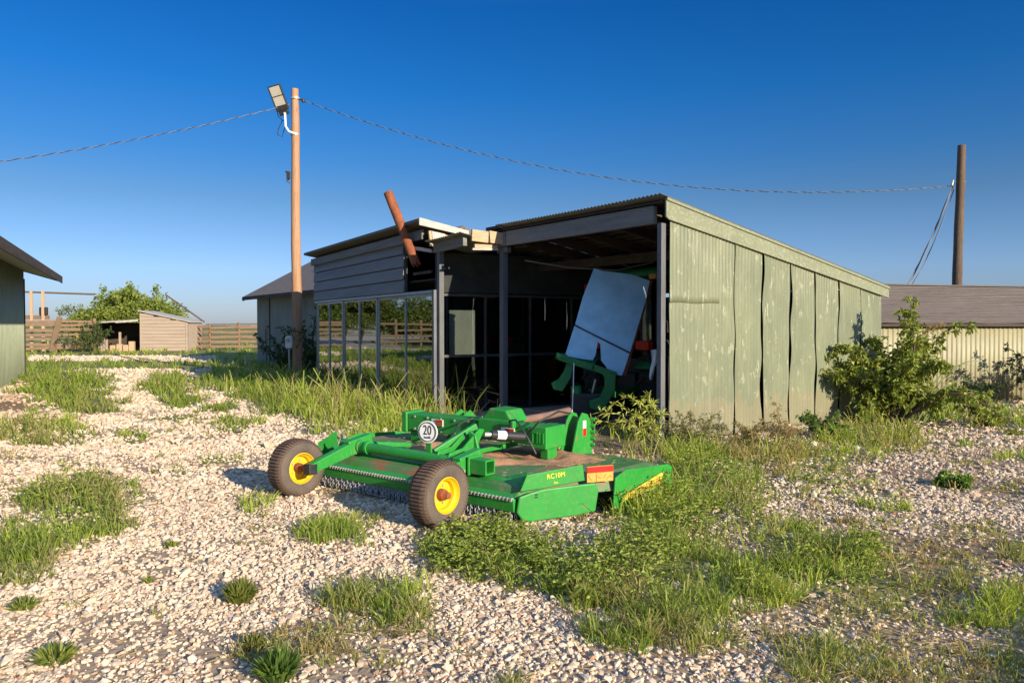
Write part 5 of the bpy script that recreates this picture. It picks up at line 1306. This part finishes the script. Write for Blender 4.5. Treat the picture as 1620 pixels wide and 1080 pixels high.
def inside(x, y):
    """under buildings, where nothing grows"""
    rx, ry = x - CC.x, y - CC.y; a = rx * AX.x + ry * AX.y; b = rx * BX.x + ry * BX.y
    i = (a > .12) & (a < 5.7) & (b > .0) & (b < 4.9) | (a > -.7) & (a < 4.9) & (b >= 4.9) & (b < 10.95) | (a > 2.2) & (b > 14.2) & (b < 25.4) & (a < 9)
    c, s_ = math.cos(R(15)), math.sin(R(15)); u, v = (x - 7.2) * c + (y - 15.25) * s_, -(x - 7.2) * s_ + (y - 15.25) * c
    i |= (u > 0) & (u < 11) & (v > -.02) & (v < 4.4)
    u, v = (x + 15.4) * .45 - (y - 23.5) * .893, (x + 15.4) * .893 + (y - 23.5) * .45
    return i | ((u > 0) & (u < 15) & (v < .04) & (v > -8))
def wheelhit(x, y):
    rx, ry = x - MR.x, y - MR.y; c, s_ = math.cos(MANG), math.sin(MANG); p = rx * c + ry * s_; q = -rx * s_ + ry * c
    deck = (p > -3.05) & (p < .45) & (q > .05) & (q < 1.95)
    wh = np.zeros(x.shape, bool)
    for wx, wy in WC: wh |= (np.abs(p - wx) < .13) & (np.abs(q - wy) < .2)
    return deck, wh
def scatter(N, seed, x0=-260, x1=1880, y0=546, y1=1180):
    rg = np.random.default_rng(seed)
    px = rg.uniform(x0, x1, N); py = y0 + (y1 - y0) * rg.random(N)
    X, Y = gat(px, py); d, h, k = cover(X, Y)
    gap = np.clip((fbm(X * 2.6 + 31, Y * 2.6 + 12, 3) - .38) / .16, .16, 1) * np.clip((fbm(X * 7 + 3, Y * 7 + 2, 2) - .30) / .2, .25, 1)
    keep = rg.random(N) < d ** 1.3 * np.where(Y < 14, gap, 1)
    deck, wh = wheelhit(X, Y)
    keep &= ~inside(X, Y) & ~wh
    tone = fbm(X * 1.9 + 200, Y * 1.9 + 90, 3); nr_ = (Y < 13) & (k == 0)
    k = np.where(nr_ & (tone > .60), np.where(rg.random(N) < .7, 3, 2), np.where(nr_ & (tone < .40), 1, k))
    k = np.where(rg.random(N) < .03, 2, k)
    h = h * np.exp(np.clip(rg.normal(size=N) * .22, -.5, .35)) * np.clip(.55 + .6 * d, .5, 1.1)
    h = np.where(deck, np.minimum(h, .12), h); h = np.where(Y < 6.2, np.minimum(h, .17), h)
    return X[keep], Y[keep], h[keep], k[keep].astype(int), d[keep]
X, Y, H, K, Dn = scatter(40000, 101)
near = Y < 13
g = blades('grass', X[near], Y[near], H[near], K[near], 9, 5, M['blade']); tag(g, kind='stuff')
g = blades('far_grass', X[~near], Y[~near], H[~near], K[~near], 9, 6, M['blade'], 1.6); tag(g, kind='stuff')
# tall seed stalks by the glass doors and the wall foot
def stalks():
    rg = np.random.default_rng(77); px, py, hh = [], [], []
    for cx, cy, rx, ry, n, h in ((560, 640, 110, 24, 260, .95), (690, 655, 60, 14, 90, .9), (450, 610, 90, 18, 120, .7), (1180, 720, 110, 12, 90, .42), (1400, 692, 70, 18, 50, .5), (1040, 720, 60, 14, 50, .5), (1080, 860, 140, 70, 40, .34)):
        px.append(rg.normal(cx, rx * .6, n)); py.append(rg.normal(cy, ry * .6, n)); hh.append(h * rg.uniform(.5, 1.1, n))
    X, Y = gat(np.concatenate(px), np.maximum(np.concatenate(py), 575)); hh = np.concatenate(hh)
    deck, wh = wheelhit(X, Y); k = ~inside(X, Y) & ~deck & ~wh; X, Y, hh = X[k], Y[k], hh[k]; n = len(X)
    g = blades('tall_grass', X, Y, hh, rg.integers(1, 3, n), 2, 8, M['blade'], .25); tag(g, kind='stuff')
stalks()
def litter():
    rg = np.random.default_rng(55); N = 30000
    px, py = rg.uniform(-150, 1760, N), 600 + 520 * rg.random(N); X, Y = gat(px, py); d, h, k = cover(X, Y); dd = dirt_amount(X, Y)
    keep = (rg.random(N) < np.clip(.06 + 1.5 * d * (1 - d) + .5 * dd, 0, 1) * .55) & ~inside(X, Y); X, Y = X[keep], Y[keep]; n = len(X)
    az = rg.uniform(0, 6.28, n); Dv = np.stack([np.cos(az), np.sin(az), rg.uniform(-.05, .25, n)], 1)
    P = np.stack([X, Y, gz(X, Y) + rg.uniform(.008, .03, n)], 1)
    g = leaves_mesh('dry_litter', P, Dv, rg.uniform(.04, .14, n), np.maximum(rg.uniform(.003, .006, n), .0011 * Y), leafcol(n, (.30, .22, .11), (.48, .38, .22)), M['leaf']); tag(g, kind='stuff')
    # clippings lying on the mower deck
    n = 420; x, y = rg.uniform(-2.6, .3, n), rg.uniform(.2, 1.9, n); az = rg.uniform(0, 6.28, n)
    P = np.stack([x, y, np.array([dtop(a, b) for a, b in zip(x, y)]) + .012], 1); Dv = np.stack([np.cos(az), np.sin(az), np.zeros(n)], 1)
    g = leaves_mesh('dry_clippings', P, Dv, rg.uniform(.03, .11, n), rg.uniform(.003, .008, n), leafcol(n, (.34, .24, .11), (.50, .40, .20)), M['leaf']); tag(g, 'dry grass clippings scattered over the mower deck', 'clippings', kind='stuff')
    g.location = MR; g.rotation_euler = (0, 0, MANG)
litter()
# small broad leaves among the grass
def clover():
    rg = np.random.default_rng(31); C = []
    for cx, cy, rx, ry, n in ((790, 868, 110, 46, 3400), (735, 890, 60, 26, 800), (1130, 830, 150, 60, 3600), (1300, 890, 120, 50, 3600), (960, 900, 160, 70, 3200), (1320, 740, 100, 30, 1500), (1100, 760, 90, 40, 2200), (1390, 700, 70, 26, 1200), (100, 800, 90, 40, 900), (1250, 715, 120, 14, 700)):
        px = rg.normal(cx, rx * .55, n); py = rg.normal(cy, ry * .55, n); C.append(np.stack(gat(px, py), 1))
    C = np.vstack(C); X, Y = C[:, 0], C[:, 1]; d, h, k = cover(X, Y); deck, wh = wheelhit(X, Y)
    kk = (d > .45) & ~inside(X, Y) & ~deck & ~wh & (rg.random(len(X)) < np.clip((fbm(X * 2.2 + 70, Y * 2.2, 3) - .40) / .22, 0, 1) * .38); X, Y, h = X[kk], Y[kk], h[kk]; n = len(X)
    m = 4; X, Y, h = np.repeat(X, m), np.repeat(Y, m), np.repeat(h * rg.uniform(.2, 1.05, n), m); N = n * m
    az = np.tile(np.arange(m) * 2 * math.pi / m, n) + np.repeat(rg.uniform(0, 6, n), m)
    P = np.stack([X, Y, gz(X, Y) + h], 1); Dv = np.stack([np.cos(az), np.sin(az), rg.uniform(-.1, .7, N)], 1); Dv /= np.linalg.norm(Dv, axis=1)[:, None]
    c = leafcol(N, (.15, .22, .03), (.34, .38, .075))
    g = leaves_mesh('ground_leaves', P, Dv, rg.uniform(.022, .046, N), rg.uniform(.014, .026, N), c, M['leaf']); tag(g, kind='stuff')
clover()

# ================================================================== loose gravel
def gravel():
    rg = np.random.default_rng(9)
    ph = (1 + 5 ** .5) / 2
    ico = np.array([(-1, ph, 0), (1, ph, 0), (-1, -ph, 0), (1, -ph, 0), (0, -1, ph), (0, 1, ph), (0, -1, -ph), (0, 1, -ph), (ph, 0, -1), (ph, 0, 1), (-ph, 0, -1), (-ph, 0, 1)]) / 1.9
    tri = np.array([(0, 11, 5), (0, 5, 1), (0, 1, 7), (0, 7, 10), (0, 10, 11), (1, 5, 9), (5, 11, 4), (11, 10, 2), (10, 7, 6), (7, 1, 8), (3, 9, 4), (3, 4, 2), (3, 2, 6), (3, 6, 8), (3, 8, 9), (4, 9, 5), (2, 4, 11), (6, 2, 10), (8, 6, 7), (9, 8, 1)])
    # zones: (depth range, stones per square metre, mean radius)
    XS, YS, RS = [], [], []
    for y0, y1, dens, r in ((2.6, 4.6, 2700, .0120), (4.6, 7.0, 1750, .0140), (7.0, 10.0, 980, .0175), (10.0, 14.0, 480, .024), (14.0, 22.0, 210, .034), (22.0, 52.0, 60, .042)):
        half = .74 * y1 + .8; N = int(2 * half * (y1 - y0) * dens)
        x = rg.uniform(-half, half, N); y = rg.uniform(y0, y1, N); k = np.abs(x) < .74 * y + .8; x, y = x[k], y[k]
        XS.append(x); YS.append(y); RS.append(r * np.exp(rg.normal(size=len(x)) * .32))
    X, Y, S = np.concatenate(XS), np.concatenate(YS), np.concatenate(RS)
    big = rg.random(len(X)) < .02; S = np.where(big, S * 1.7, S)
    d, h, k = cover(X, Y); dirt = dirt_amount(X, Y); _, wh = wheelhit(X, Y)
    patch = fbm(X * 1.3 + 11, Y * 1.3 + 4, 3)
    pr = np.where(Y > 14, np.clip(1 - 1.25 * d, 0, 1), np.clip(1.05 - .85 * d, 0, 1)) * np.clip(1.25 - 1.25 * dirt, .06, 1) * np.clip((patch - .28) / .2, .45, 1)
    kk = (rg.random(len(X)) < pr) & ~inside(X, Y); X, Y, S, dirt = X[kk], Y[kk], S[kk], dirt[kk]; n = len(X)
    # random orientation
    q = rg.normal(size=(n, 4)); q /= np.linalg.norm(q, axis=1)[:, None]; w, x, y, z = q.T
    Rm = np.stack([1 - 2 * (y * y + z * z), 2 * (x * y - z * w), 2 * (x * z + y * w), 2 * (x * y + z * w), 1 - 2 * (x * x + z * z), 2 * (y * z - x * w), 2 * (x * z - y * w), 2 * (y * z + x * w), 1 - 2 * (x * x + y * y)], 1).reshape(n, 3, 3)
    sc_ = np.stack([rg.uniform(.85, 1.45, n), rg.uniform(.7, 1.1, n), rg.uniform(.5, .85, n)], 1)
    V = ico[None] * (1 + rg.normal(size=(n, 12, 1)) * .16) * sc_[:, None, :]
    V = np.einsum('nij,nkj->nki', Rm, V) * S[:, None, None]
    V[:, :, 2] *= .8
    V += np.stack([X, Y, gz(X, Y) + S * rg.uniform(-.25, .42, n)], 1)[:, None, :]
    base = np.array([(.62, .52, .40), (.69, .60, .48), (.60, .46, .35), (.50, .42, .33), (.64, .50, .385), (.40, .25, .17)])
    c = base[rg.choice(6, n, p=[.32, .26, .17, .12, .09, .04])] * rg.uniform(.82, 1.1, (n, 1))
    c = c * (1 - .22 * np.clip(dirt * 1.5, 0, 1)[:, None]) * np.array([1.05, .99, .925])
    loops = (np.arange(n)[:, None, None] * 12 + tri[None]).reshape(-1)
    g = fast_mesh('gravel', V.reshape(-1, 3), loops, np.full(n * 20, 3), M['stone'], np.repeat(c, 12, 0)); tag(g, kind='stuff')
gravel()
